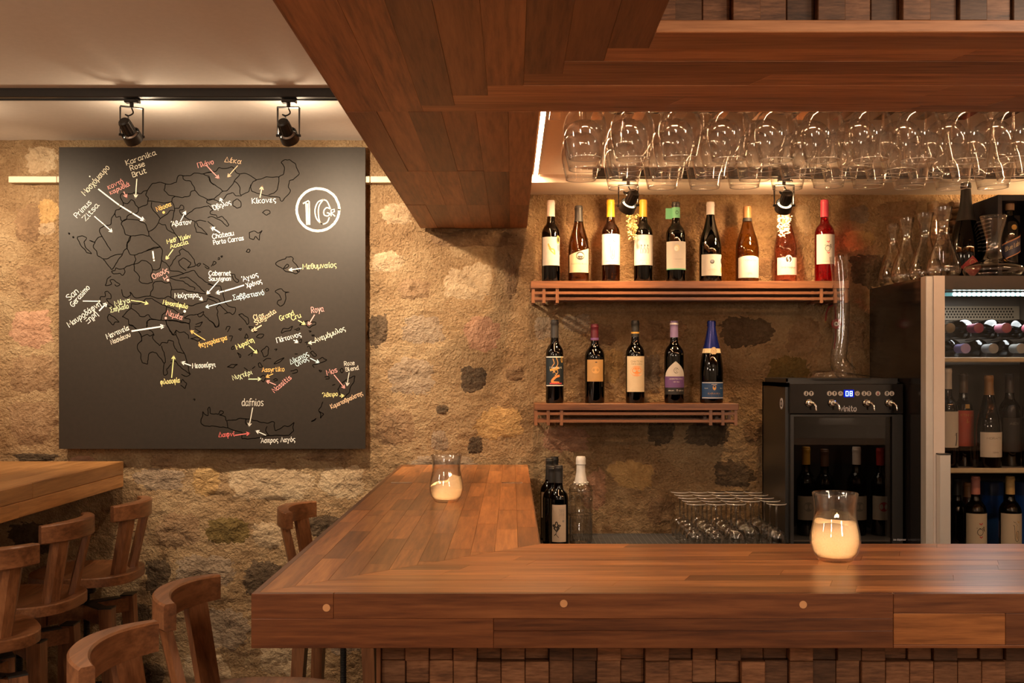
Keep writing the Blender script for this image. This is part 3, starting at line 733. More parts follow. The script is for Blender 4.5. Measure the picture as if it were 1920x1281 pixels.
def smooth_pts(p, n=5):
    if len(p) < 3: return p
    out = []
    for i in range(len(p)-1):
        p0, p1, p2, p3 = p[max(i-1, 0)], p[i], p[i+1], p[min(i+2, len(p)-1)]
        for k in range(n):
            t = k/n
            out.append(tuple(0.5*((2*p1[d])+(-p0[d]+p2[d])*t+(2*p0[d]-5*p1[d]+4*p2[d]-p3[d])*t*t+(-p0[d]+3*p1[d]-3*p2[d]+p3[d])*t**3) for d in (0, 1)))
    out.append(p[-1]); return out
def text_strokes(s, n=4):
    """strokes of a string, x-height = 10 units, and its advance width"""
    x = 0.0; st = []; last = 0
    for ch in s:
        if ch == ' ': x += 6; continue
        dec = unicodedata.normalize('NFD', ch)
        if dec[0] not in GL: continue
        parts = GL[dec[0]].split(';'); wd = float(parts[0])
        for p in parts[1:]:
            cr = p.startswith('!'); v = [float(q) for q in p.lstrip('!').split()]
            pts = [(v[i]+x, v[i+1]) for i in range(0, len(v), 2)]
            st.append(pts if cr else smooth_pts(pts, n))
        for d in dec[1:]:
            h = 17 if dec[0].isupper() else 12
            xo = -1.5 if dec[0].isupper() else wd*0.35
            if dec[0].isupper(): h = 13
            if d == '\u0308': st += [[(x+1, 12.5), (x+1, 13.5)], [(x+wd-3, 12.5), (x+wd-3, 13.5)]]
            else: st.append([(x+xo, h), (x+xo+1.5, h+3)])
        x += wd+2.2
    return st, max(x-2.2, 1)
def ribbon(mb, pts, wd, fn, mi=0):
    """flat ribbon along 2-D points, put in space by fn(u, v)"""
    p = [pts[0]]
    for q_ in pts[1:]:
        if abs(q_[0]-p[-1][0])+abs(q_[1]-p[-1][1]) > 1e-7: p.append(q_)
    if len(p) < 2: return
    vs = []; n = len(p)
    for i in range(n):
        a, b = p[max(i-1, 0)], p[min(i+1, n-1)]
        tx, ty = b[0]-a[0], b[1]-a[1]; l = math.hypot(tx, ty) or 1e-9; tx /= l; ty /= l
        ex = 0
        if i == 0: ex = -wd*0.35
        if i == n-1: ex = wd*0.35
        cx, cy = p[i][0]+tx*ex, p[i][1]+ty*ex
        vs.append(fn(cx-ty*wd/2, cy+tx*wd/2)); vs.append(fn(cx+ty*wd/2, cy-tx*wd/2))
    mb.add(vs, [(2*i, 2*i+1, 2*i+3, 2*i+2) for i in range(n-1)], mi)
def disc(mb, cx, cy, rx, ry, fn, mi=0, seg=20):
    vs = [fn(cx, cy)]+[fn(cx+rx*math.cos(2*PI*k/seg), cy+ry*math.sin(2*PI*k/seg)) for k in range(seg)]
    mb.add(vs, [(0, 1+k, 1+(k+1) % seg) for k in range(seg)], mi)

# ------------------------------------------------------------------ blackboard with the carved map and chalk writing
DBF = 4.185
bx0, bx1, bz0, bz1 = PX(110.5, DBF), PX(685, DBF), PZ(842, DBF), PZ(276, DBF)
bb = thing('blackboard', 'large square blackboard with a carved map and chalk wine names on the stone wall', 'blackboard', (0, 0, 0))
obj('panel', MB().box(bx0, bx1, DBF, DBF+0.004, bz0, bz1), M['board'], bb)
obj('backing', MB().box(bx0+0.001, bx1-0.001, DBF+0.004, 4.214, bz0+0.001, bz1-0.001), M['edge'], bb)
def on_board(lift):
    return lambda px, py: (PX(px, DBF), DBF-lift, PZ(py, DBF))
F1, F2 = on_board(0.0006), on_board(0.0010)
ZO = {1: (100, 270), 2: (390, 270), 3: (100, 440), 4: (390, 440), 5: (200, 560), 6: (400, 560), 7: (360, 700)}
MAP = '''1:585 1110 555 1050 560 1015 610 985 690 965 705 880 740 830 750 795 790 785 840 735 835 700 805 640 815 600 860 595 930 600 985 575 1050 598 1080 570 1130 555 1165 505 1190 475 1280 460 1350 480 1395 485 1475 460 1490 400 1510 378 1640 382 1690 350 1800 360 1920 325
1:840 705 885 718 935 670 970 690 985 730 1020 770 1015 820 975 840 910 850 885 870 880 900 830 930
1:1020 770 1075 745 1130 720 1140 650 1110 615 1130 555
1:1140 685 1230 695 1330 710 1420 690 1430 650 1465 630
1:1350 480 1330 555 1380 610 1465 630 1550 645 1640 620 1655 570 1695 555 1690 515 1650 450 1590 440 1560 420 1555 385
1:1695 555 1750 615 1850 665 1920 660
1:1800 360 1870 390 1880 450 1920 490
1:1180 700 1175 750 1200 800 1250 850 1280 890
1:1420 690 1450 750 1455 800 1400 800 1370 840 1320 870 1280 900 1240 980 1190 1030 1140 1055
1:1455 775 1510 770 1530 735 1560 745 1565 780 1515 795 1530 840 1580 870 1640 820 1720 770 1850 750
1:830 930 815 960 850 1030 865 1085 930 1105 1060 1090 1145 1105 1140 1050 1105 960 1020 915 880 905 830 930
1:740 840 755 880 800 870 810 910 830 930
1:930 1105 920 1150 880 1210 885 1260
1:585 1110 640 1200 690 1280
1:1145 1100 1210 1170 1285 1235 1200 1245 1120 1280
1:440 1160 495 1180 545 1120 585 1110
1:1455 800 1440 870 1410 960 1415 1010 1460 1075 1500 1130 1540 1240
1:1270 950 1310 970 1345 970 1370 1030 1430 1065 1460 1075
1:1580 880 1700 935 1695 985 1720 1060 1790 1070 1850 1090 1800 1035 1740 990 1710 930 1760 915 1830 930
1:1850 665 1840 700 1920 740
1:182 1070 192 1068 198 1078 188 1084 182 1070
1:232 1115 242 1112 248 1122 238 1128 232 1115
2:0 345 100 325 130 285 200 295 240 290 290 275 325 320 340 345 380 360 430 352 490 370 580 430 640 420 700 395 780 400 850 395 905 365 918 290 880 220 920 190 980 190 1050 240 1075 310 1095 360 1060 395 1020 430 980 440 965 520 990 560 970 600 920 650 895 685 870 680 860 645 730 625 640 605 530 570 510 500 540 455 580 435
2:380 370 320 440 300 480 230 560 175 565 120 520 40 470 20 410 0 400
2:320 450 365 490 385 530 385 600 400 615 450 590 490 570 500 530 520 500
2:175 570 70 660 0 680
2:70 670 130 695 190 660 230 605 300 585 330 620 400 625
2:850 400 845 480 830 550 790 590 730 610
2:300 690 350 660 395 700 395 750 345 770 300 740 300 690
2:655 825 690 795 735 800 745 830 700 855 655 825
2:495 1065 560 1045 600 1070 650 1040 620 1090 615 1155 570 1110 550 1145 500 1130 495 1065
2:0 740 60 790 30 810 30 840 100 855 110 885 170 870 220 920 250 970 230 990 170 930 110 900 40 870 0 885
2:0 930 50 970 90 1010 100 1055 70 1080
3:435 70 500 95 480 150 520 200 530 250 600 290 650 290 690 265 740 245 830 230 850 190 885 165
3:930 15 885 100 885 165 925 240 975 245 1080 210 1200 170 1285 150 1310 190 1300 310 1280 400 1240 425 1190 420
3:975 250 990 300 970 345 970 430 1010 470 1035 510 1030 550 1060 580 1130 590 1190 570 1170 500 1190 420 1170 360 1120 320 1060 310 1010 345 970 355
3:830 240 780 300 740 370 700 420 600 300
3:970 355 880 380 850 405 800 415 750 400 740 430 700 440 720 470 800 465 830 490 860 450 850 415
3:290 30 290 50 330 130 380 180 400 215 460 230 430 195 385 150 370 90 400 40 350 15 290 30
3:690 500 650 530 625 610 660 610 700 590 680 550 720 540 755 570 800 600 760 620 740 600
3:560 790 570 745 620 745 620 690 650 680 690 720 690 770 640 770 660 810 720 860 700 880 640 850 590 840 560 790
3:820 660 840 740 880 755 930 720 920 690 960 740 990 760 1060 750 1110 740 1160 735 1170 690 1200 640 1195 600 1215 570 1300 560 1340 580 1400 575 1420 640 1410 690 1410 760
3:1300 310 1350 340 1390 390 1400 430 1500 440 1560 465
3:1400 380 1440 310 1480 260 1525 240 1510 200 1550 170 1620 210 1690 300 1705 370 1650 390 1610 400 1650 340 1600 300 1560 280 1505 320 1520 370 1550 400 1590 430
3:1400 510 1500 490 1580 460 1620 450 1690 430 1740 500 1830 570 1920 610
3:1520 525 1600 510 1660 550 1730 610 1820 690
3:1400 520 1470 545 1560 560 1640 620 1700 640 1690 660
3:1420 660 1530 655 1640 680 1750 700 1825 710 1920 750
3:1160 735 1250 765 1330 765 1380 740 1440 770 1500 820 1600 850 1680 850 1760 820 1840 800 1850 770
3:830 985 870 940 930 885 940 830 1010 835 1060 810 1110 770 1180 765 1260 815 1360 865 1440 890 1500 940 1540 960 1570 940
3:1360 865 1350 930 1310 960 1290 1025 1230 1020 1180 1010 1140 960 1090 985 1040 980 990 920 930 880
3:830 985 900 1020 910 1085 960 1100 1020 1160 1050 1200 1060 1280
3:1130 1100 1120 1050 1160 1020 1230 1020
3:1290 1025 1350 1030 1450 1030 1560 1050 1630 1070 1640 1020 1570 1000 1620 970 1720 955
3:650 990 670 955 750 1010 790 1050 740 1050 720 1085 660 1030 650 990
3:1350 1035 1370 1100 1400 1150 1440 1200 1480 1150
3:1720 365 1750 345 1770 350 1740 380 1720 365
3:1800 350 1830 370 1870 400 1850 410 1820 385
4:815 340 840 320 930 290 940 270 1000 265 1025 290 1015 310 1060 360 1100 430 1090 450 1040 400 1080 455 1050 470 980 450 930 440 905 410 940 400 970 375 950 355 900 410 850 385 815 360 815 340
4:810 675 880 650 930 690 975 690 930 700 935 770 910 835 870 860 830 825 845 790 880 780 860 730 810 690 810 675
4:460 205 480 175 505 185 490 215 460 205
4:120 285 135 275 140 295 120 300
4:155 260 175 255 165 275 155 260
4:40 380 70 320 100 340 60 370
4:280 475 320 480 330 520 370 550 350 575 310 545 280 475
4:690 660 710 645 730 665 700 680 690 660
4:0 595 80 615 150 620 160 660 180 690 190 750 200 810 240 855 330 880 325 930 295 960 250 935 200 950
4:0 745 60 750 130 780 150 820 100 880 120 920 110 960 130 1040 130 1100 90 1110 60 1060 20 1030
4:0 770 80 800 150 850 200 900 230 930
4:370 960 410 950 480 1000 490 1060 470 1080 440 1030 370 960
4:490 1105 540 1110 590 1150 570 1175 520 1140 490 1105
4:1100 1085 1140 1040 1200 1035 1240 1050 1290 1050 1290 1080 1240 1100 1215 1120 1180 1090 1100 1085
4:880 1170 900 1130 960 1130 1015 1100 990 1150 930 1160 885 1185 880 1170
4:215 1140 230 1105 265 1105 235 1165
4:370 1135 400 1125 390 1150 370 1135
4:440 1240 460 1190 480 1240 440 1240
4:580 1230 620 1195 670 1200 640 1240 590 1235
4:1040 1140 1090 1120 1100 1140 1060 1150
4:1210 1155 1240 1160 1220 1170
4:1245 1205 1275 1205 1270 1218 1248 1215
5:270 315 310 320 380 390 410 440 420 500 370 560 370 600 410 660 410 720 430 770 490 785 500 700 510 660 550 640 600 655 640 710 690 775 705 760 690 650 660 570
5:420 460 490 430 520 450 560 430 550 470 580 510 640 565 660 530 730 530 740 500 800 515 810 570 850 640 930 655 890 590 850 470 830 430
5:520 245 490 270 480 350 550 400 570 440
5:710 260 720 310 760 390 790 435 830 430 830 380 870 405 930 400 980 440 985 480
5:710 260 820 270 900 290 990 300 1000 370
5:930 655 960 740 970 790 1000 910 960 935 900 910
5:770 755 830 755 860 800 920 850 1005 905
5:690 780 680 870 690 920 730 900 720 850 770 790
5:890 1010 910 970 960 1020 940 1080 890 1040
5:1010 480 1080 460 1150 480 1100 510 1010 480
5:1090 190 1165 155 1150 200 1110 220 1090 190
5:1070 310 1150 280 1120 330 1060 340
5:1060 360 1130 400 1090 410
5:1165 190 1230 260 1280 290 1320 345 1350 300
5:1500 590 1520 570 1530 600 1500 610 1500 590
5:1570 650 1610 680 1600 710 1570 650
5:1450 820 1500 790 1570 790 1520 830 1450 820
5:1700 680 1750 650 1740 690
5:1470 450 1510 450 1490 510
5:1040 1210 1060 1205 1055 1225
6:575 630 640 570 665 595 650 680 610 700 575 630
6:480 640 510 610 540 630 520 660 480 640
6:730 780 780 740 850 710 800 760 730 785
6:540 780 560 770 590 820 550 820 540 780
6:600 750 640 720 690 720
6:370 830 400 850 410 860
6:470 840 500 815
6:560 950 600 920 630 950 600 1000 560 950
6:720 975 750 960 770 980 730 990
6:930 870 1000 850 1010 880 950 900
6:1240 750 1310 705 1360 735 1290 770 1190 800 1210 825
6:1165 650 1190 630 1240 680 1210 695 1165 650
6:1130 580 1150 570 1170 610
6:1030 500 1060 490 1050 530 1030 520
6:1100 530 1130 520 1120 550
6:1495 1090 1530 1030 1600 970 1700 930 1690 990 1640 1080 1630 1130 1580 1180 1540 1195 1520 1170 1495 1090
6:1520 860 1545 835 1560 870 1540 890 1520 860
6:1270 860 1300 865 1285 880 1270 860
6:1340 940 1380 935 1390 960 1350 965
6:1430 1040 1460 1030
6:980 665 1010 665
6:735 610 765 605 750 625
7:110 550 130 510 130 460 150 490 190 510 190 430 210 405 220 480 260 490 320 490 340 450 380 465 360 490 330 500 400 525 410 570 530 560 580 540 700 550 800 580 900 600 960 580 990 590 985 630 1000 690 1050 670 1110 630 1150 640 1190 620 1225 590 1210 650 1220 690 1160 745 1050 745 900 750 830 770 700 785 600 785 600 710 520 690 430 655 300 640 150 630 110 600 110 550
7:420 580 430 650
7:650 550 640 590 660 620
7:900 640 885 690 920 745
7:1570 345 1550 400 1520 450 1545 490 1540 540 1580 490 1530 460
7:1435 575 1490 540 1470 565 1435 580'''
JR = random.Random(2)
for ln in MAP.split('\n'):
    zi, v = ln.split(':'); ox, oy = ZO[int(zi)]; v = [float(t) for t in v.split()]
    pts = [(ox+v[i]*0.15625, oy+v[i+1]*0.15625) for i in range(0, len(v), 2)]
    fine = []
    for a, b in zip(pts, pts[1:]):
        n = max(1, int(math.hypot(b[0]-a[0], b[1]-a[1])/4))
        for k in range(n):
            t = k/n; j = 0.7 if 0 < k else 0
            fine.append((a[0]+(b[0]-a[0])*t+JR.uniform(-j, j), a[1]+(b[1]-a[1])*t+JR.uniform(-j, j)))
    fine.append(pts[-1])
    mb = MB(); ribbon(mb, smooth_pts(fine, 3), 1.4, F1)
    obj('carved_map_line', mb, M['groove'], bb)

TXT = '''Karanika|238 310 293 290|6.2|cream
Rose|246 320 272 311|6.2|cream
Brut|250 332.5 275 324|6.2|cream
Μοσχόμαυρο|160 367 206 315|7.2|cream
κοντή|204 355 232 343|6|pink
καρυδιά|208 365 244 348|5.6|pink
Primus|145 409 172 381|6.5|white
Zitsa|161 415 186 386|6.5|white
Νάοσα|295 396.5 322 385.6|5.5|orange
Άβατον|323 424 359 420|5.8|white
Μεθ' Υμών|314 457 358 446|5.2|yellow
Acacia|320 466 353 457|5|yellow
Πλάνο|372 314.7 401.5 307|6|pink
Δέκα|421 303.6 452.5 307.5|6.5|tan
Κίκονες|473 381.7 518 379|6.5|white
Όβηλος|401 394 434 382.5|6|white
Chateau|399 448 439 441|5.8|white
Porto Carras|401 459 457 450|5.4|white
Οπούς|288 523.6 317 509.5|6.4|pink
μ|308 523.6 315 519.7|4|pink
San|130.5 564 148.4 548|7.5|white
Gerasimo|137.5 576 169 540|6.5|white
Μαυροδάφνη|130.5 614 190 573|7.2|white
Ξηρή|165 607 184.4 590|7|white
Μέγα|216.4 574.4 245 566.6|6.5|green
Σπήλαιο|207.8 586 242 577.5|6|green
Μαντινεία|201.6 636 243 618|6.6|white
Νασιάκου|209.4 646 245.3 631|6|greyc
Μούχταρο|328 558.8 372 557|6|white
Μονοστέφυλο|305.5 570.5 351.6 579|5.8|yellow
Νεμέα|311.7 590.8 341.4 600|6.5|pink
Φεγγαρόπετρα|374 652 426.6 636.6|6|orange
Cabernet|391.6 516.6 433 516.6|5.6|white
Sauvignon|392 526.7 433 526|5|white
Άγιος|456.4 527.5 485 518|6|white
Χρόνος|463.4 540 492 530.6|6|white
Σαββατιανό|437.7 562.7 496 552.5|6.2|blue
Μεθυμναίος|568 505 631.4 501|6.6|yellow
Clos|476.7 600 495.5 594|6|peach
Stegasta|480.6 610 518 586|5.8|peach
Grand|526 601.7 552.5 590|6|yellow
Cru|547.8 601 565 594.7|6|yellow
Roya|584.5 587 607 583.8|7.2|pink
Πάτοινος|520 642.8 565.6 630.3|6|white
Ανεμόμυλος|591.4 642.8 648.4 619.4|6.4|cream
Μυραΐτη|444.5 655.3 476.6 640.5|6|yellow
Δίκαιος|545.3 683.4 579.7 666|6.2|blue
Οίνος|556 687.3 579.7 675.6|6|blue
Νυχτέρι|437.5 713 473.4 701.4|6|green
Assyrtiko|491.4 697.5 533.6 696|5.4|orange
Nassitis|514.8 736.6 547 710|6|pink
Mos|614 703.8 632.8 697.5|6.5|pink
Roze|646 685.8 664.8 684|5|greyc
Blend|649 696.7 672.7 692.8|5|greyc
'Άθειρο|604.7 745 633.6 742|5.4|yellow
Κυματοθραύστης|622 766.6 681 740|5.4|tan
Μεσοπύργι|361 690.5 404 688|6.2|white
φιλοσοφία|301.6 721 337.5 717|6.2|yellow
dafnios|453.8 761 493.6 761|9|greyc
Δαφνί|410 819.5 439.7 818|6|red
Άσπρος Λαγός|489.7 830.5 553.8 828|6|white'''
for ln in TXT.split('\n'):
    s, c4, xh, colr = ln.split('|'); xa, ya, xb_, yb_ = [float(t) for t in c4.split()]; xh = float(xh)
    st, wd = text_strokes(s)
    L_ = math.hypot(xb_-xa, yb_-ya); ux, uy = (xb_-xa)/L_, (yb_-ya)/L_; sx = L_/wd; sy = xh/10.0
    mb = MB()
    for p in st:
        q_ = [(xa+ux*u*sx+uy*v*sy, ya+uy*u*sx-ux*v*sy) for u, v in p]
        q_ = [(a+JR.uniform(-.12, .12), b+JR.uniform(-.12, .12)) for a, b in q_]
        ribbon(mb, q_, 1.02, F2)
    obj('chalk_lettering', mb, M['ch_'+colr], bb)
ARR = '''388 311 411 335|pink|1.6
445.5 311 426.7 332.5|tan|1.4
487.6 370 491.6 349|peach|1.8
415.8 379 413 371|white|1.2
412 436.4 395.5 426|white|2.2
256.7 336 254.4 371.5|cream|1.7
185 355 224 385 247.7 399.4 271 413.7|white|2.4
232.5 360 238 371|pink|1.6
177.6 406 194.8 420.8 211 435.6|white|1.7
338.7 414.5 348.4 396|white|1.4
324.5 468 311 487|yellow|1.5
186.7 582.5 200.8 567.8|white|2.4
246 563.4 264.8 565.8 278.4 570|yellow|1.4
247.7 621 308.6 611.6|white|2.6
372.7 557 380.5 563.4|white|1.4
384.4 637.7 357 620|orange|1.5
410 526.7 387.5 552|white|1.6
457 535 420.5 546 404.4 550|white|2.2
433.8 563.4 385 576.4|blue|1.5
565 503.3 541.6 506.4|cream|1.6
490 610.3 474.4 619.7|peach|2.0
559.5 601 572.8 608.8|yellow|1.6
589.7 590.8 577.5 610.3|pink|1.8
550.8 638 559.7 642.8|white|1.6
589.8 642 578 643.6|cream|1.3
467 648.6 482.8 663|yellow|1.6
582 672 599 680.3|blue|1.5
466.4 711 490 711|green|1.6
511.7 701.4 498.4 707.7|orange|1.4
517 721.7 499 714|pink|1.4
626.6 703.4 647 728.8|pink|1.4
654.7 699 650.8 724|greyc|1.3
637.5 742.8 646 742|yellow|1.6
357.8 685.5 339.8 679|white|1.8
322 708 326 667|yellow|1.6
473.8 764.8 467 800|greyc|1.6
441 816.4 468.6 812.8|red|1.6
498.3 816 479.5 807.8|white|1.6'''
for ln in ARR.split('\n'):
    v, colr, wd = ln.split('|'); v = [float(t) for t in v.split()]; wd = float(wd)
    pts = [(v[i], v[i+1]) for i in range(0, len(v), 2)]
    mb = MB()
    for a, b in zip(pts, pts[1:]):
        ribbon(mb, [a, ((a[0]+b[0])/2+JR.uniform(-.3, .3), (a[1]+b[1])/2+JR.uniform(-.3, .3)), b], wd, F2)
    a, b = pts[-2], pts[-1]; l = math.hypot(b[0]-a[0], b[1]-a[1]); tx, ty = (b[0]-a[0])/l, (b[1]-a[1])/l; h = 5.2+wd*0.6
    for s in (-1, 1):
        ribbon(mb, [b, (b[0]-tx*h-s*ty*h*0.52, b[1]-ty*h+s*tx*h*0.52)], max(1.2, wd*0.75), F2)
    ribbon(mb, [(b[0]-tx*h*0.8+ty*h*0.3, b[1]-ty*h*0.8-tx*h*0.3), (b[0]-tx*h*0.8-ty*h*0.3, b[1]-ty*h*0.8+tx*h*0.3)], 1.2, F2)
    obj('chalk_arrow', mb, M['ch_'+colr], bb)
for px, py, r, colr in ((307, 398.4, 2.4, 'orange'), (315, 525.5, 2.4, 'pink'), (346.4, 584, 2.5, 'cream'), (311, 596.7, 2.2, 'pink'), (474, 619.5, 2.6, 'peach'), (289, 488.4, 1.6, 'cream'), (186.7, 565, 1.8, 'white'), (168.5, 331, 1.3, 'white')):
    mb = MB(); disc(mb, px, py, r, r, F2); obj('chalk_dot', mb, M['ch_'+colr], bb)
mb = MB(); ribbon(mb, [(286.7, 472), (288.3, 484.5)], 2.6, F2); obj('chalk_lettering', mb, M['ch_cream'], bb)
mb = MB(); ribbon(mb, [(156, 564.7), (186.7, 565)], 1.5, F2); obj('chalk_line', mb, M['ch_white'], bb)
mb = MB()
ci = [(596.3+39.8*math.cos(2*PI*k/72)+JR.uniform(-.3, .3), 393.4+39.8*math.sin(2*PI*k/72)+JR.uniform(-.3, .3)) for k in range(73)]
ribbon(mb, ci, 4.4, F2)
tag(obj('chalk_ring', mb, M['ch_cream'], bb), 'thick cream chalk ring around the emblem')
def z2(v): return [(390+v[i]*0.15625, 270+v[i+1]*0.15625) for i in range(0, len(v), 2)]
mb = MB()
for p, sm in (([1145,712,1205,682,1215,690,1222,970,1185,970,1176,708,1145,718], 0), ([1195,720,1203,960], 0),
          ([1385,668,1430,690,1468,775], 1), ([1455,885,1430,940,1375,962,1340,930,1325,830,1335,740,1385,668], 1), ([1385,668,1320,700,1285,790,1300,890,1350,950,1375,962], 1),
          ([1462,778,1425,765,1392,800,1395,850,1435,865,1460,840,1432,826], 1), ([1478,862,1478,792,1515,785,1518,812,1482,828,1522,866], 0)):
    q_ = z2(p); ribbon(mb, smooth_pts(q_, 6) if sm else q_, 2.0, F2)
tag(obj('chalk_emblem', mb, M['ch_cream'], bb), 'chalk number 10 with small letters GR')

# ------------------------------------------------------------------ track lights
BULB = emitter('lamp_glow', (1.0, 0.80, 0.55), 30.0)
REFL = plain('lamp_reflector', (0.55, 0.44, 0.36), 0.3, 0.3)
def track(label, x0, x1, y, z):
    t = thing('light_track', label, 'light track', (0, 0, 0))
    obj('rail', MB().box(x0, x1, y-0.018, y+0.018, z-0.030, z), M['black'], t, bevel=0.002)
    obj('slot', MB().box(x0, x1, y-0.006, y+0.006, z-0.0305, z-0.0295), M['blacks'], t)
    obj('lower_lip', MB().box(x0, x1, y+0.010, y+0.016, z-0.034, z-0.030), M['black'], t)
TL_Y, TR_Y = 3.47, 3.86
track('black light track across the beige ceiling left of the canopy', -3.1, -0.372, TL_Y, CEIL)
track('black light track under the low ceiling behind the hanging glasses', 0.30, 2.70, TR_Y, 2.249)
def fixture(name, label, x, y, z, target, yaw, power, color, angle, lit, blend=1.0, arm=0.094, spill_fill=3.3):
    t = thing(name, label, 'spotlight', (x, y, z))
    R = Matrix.Rotation(yaw, 4, 'Z')
    def P(v): return tuple(R @ Vector(v))
    mb = MB().box(-0.022, 0.026, -0.013, 0.013, -0.012, 0.0); obj('track_adapter', mb, M['black'], t, bevel=0.002)
    obj('adapter_lever', MB().bar((0.014, -0.014, -0.004), (0.028, -0.018, -0.015), 0.006, 0.004), M['black'], t)
    obj('stem', MB().lathe([(0, -0.026), (0.0065, -0.026), (0.0065, -0.010), (0, -0.010)], 12), M['black'], t)
    zt = -0.026; zp = zt-arm; hw = 0.036
    br = MB().bar(P((-hw, 0, zt)), P((hw, 0, zt)), 0.014, 0.003)
    for s in (-1, 1):
        for q_ in (-1, 1): br.bar(P((s*hw, q_*0.007, zt)), P((s*hw, q_*0.0015, zp)), 0.003, 0.003)
        for k in range(3):
            za = zt-arm*(0.05+0.22*k); zb_ = zt-arm*(0.05+0.22*(k+1)); wv = 0.007*(1-0.24*k)
            br.bar(P((s*hw, (-1)**k*wv, za)), P((s*hw, -(-1)**k*wv*0.75, zb_)), 0.0018, 0.0018)
    obj('bracket', br, M['black'], t)
    for s in (-1, 1):
        obj('pivot_knob', MB().tube([P((s*(hw-0.008), 0, zp)), P((s*(hw+0.005), 0, zp))], 0.0045, 10), M['black'], t)
    head = Vector((x, y, z+zp)); d = (Vector(target)-head).normalized()
    Q = d.to_track_quat('Z', 'Y').to_matrix().to_4x4()
    def A(mb_, prof, seg): return mb_.lathe(prof, seg, (0, 0, zp), M=Q)
    ring = obj('bezel_ring', A(MB(), [(0.0275, -0.010), (0.0305, -0.010), (0.0315, 0.020), (0.0290, 0.020), (0.0275, -0.010)], 28), M['black'], t, smooth=True, angle=0.6)
    prof = [(0, -0.066), (0.014, -0.066), (0.0185, -0.062), (0.0190, -0.050), (0.0205, -0.018), (0.0195, -0.012), (0, -0.012)]
    body = obj('lamp_holder', A(MB(), prof, 24), M['black'], t, smooth=True, angle=0.5)
    rb = MB()
    for k in range(14):
        a = 2*PI*k/14; c, s = math.cos(a), math.sin(a)
        p0 = Q @ Vector((0.0188*c, 0.0188*s, -0.058)); p1 = Q @ Vector((0.0205*c, 0.0205*s, -0.020))
        rb.bar(tuple(p0+Vector((0, 0, zp))), tuple(p1+Vector((0, 0, zp))), 0.0022, 0.0022)
    obj('cooling_ribs', rb, M['black'], body)
    obj('reflector', A(MB(), [(0.0135, -0.013), (0.021, -0.006), (0.0272, 0.006)], 28), REFL if not lit else BULB_R, t, smooth=True)
    obj('bulb', A(MB(), [(0, 0.008), (0.020, 0.009), (0.024, 0.011)], 24), BULB, t)
    cb = Q @ Vector((0, 0, -0.066))
    pts = [Vector((0, 0, zt-0.003)), Vector((0.006, -0.004, zt-0.020)), Vector((-0.006, -0.010, zt-0.030)), Vector((-0.018, -0.008, zt-0.026)), Vector((-0.008, -0.004, zt-0.034)), cb+Vector((0, 0, zp))]
    sm = []
    for i in range(len(pts)-1):
        p0, p1, p2, p3 = pts[max(i-1, 0)], pts[i], pts[i+1], pts[min(i+2, len(pts)-1)]
        for k in range(5):
            u = k/5; sm.append(0.5*((2*p1)+(-p0+p2)*u+(2*p0-5*p1+4*p2-p3)*u*u+(-p0+3*p1-3*p2+p3)*u**3))
    sm.append(pts[-1]); obj('cable', MB().tube(sm, 0.0026, 8), M['black'], t, smooth=True)
    o = spot_light('spot_lamp', head+d*0.034, target, power, color, angle, blend, 0.018)
    # added point light towards the wall, brightens the ceiling in place of lamp spill
    dl = bpy.data.lights.new('spill_fill_light', 'POINT'); dl.energy = spill_fill; dl.color = color; dl.shadow_soft_size = 0.02
    lo = bpy.data.objects.new('spill_fill_light', dl); lo.location = head+Vector((0, 0.13 if arm > 0.09 else 0.07, 0.02)); COL.objects.link(lo)
    return t
BULB_R = emitter('lamp_reflector_lit', (1.0, 0.72, 0.42), 3.0)
zl = CEIL-0.034; zr_ = 2.249-0.034
SPW = (1.0, 0.77, 0.52); SPW2 = (1.0, 0.60, 0.28)
fixture('track_spotlight', 'black track spotlight with a twisted bracket, left one above the blackboard', PX(247, TL_Y), TL_Y, zl, (-1.15, WALL, 1.74), math.radians(28), 58, SPW, 112, False)
fixture('track_spotlight', 'black track spotlight hanging square to the wall next to the canopy', PX(541, TL_Y), TL_Y, zl, (-0.62, WALL, 1.80), 0.0, 94, SPW, 112, False)
fixture('track_spotlight', 'black track spotlight beyond the left picture edge above the high table', -2.05, TL_Y, zl, (-2.02, WALL, 1.80), 0.0, 74, SPW, 110, False)
fixture('track_spotlight', 'lit spotlight tilted left above the yellow-capped wine bottles', PX(1178, TR_Y), TR_Y, zr_, (0.26, WALL+0.02, 1.72), math.radians(-12), 25, SPW2, 125, True, arm=0.075, spill_fill=3.4)
fixture('track_spotlight', 'brightly lit spotlight above the pale pink rose bottle', PX(1470, TR_Y), TR_Y, zr_, (1.00, WALL+0.02, 1.80), 0.0, 23, SPW2, 130, True, arm=0.075, spill_fill=3.4)
fixture('track_spotlight', 'track spotlight beyond the right picture edge above the fridge', 2.32, TR_Y, zr_, (1.72, WALL+0.02, 1.90), 0.0, 40, SPW2, 140, True, arm=0.075, spill_fill=3.4)

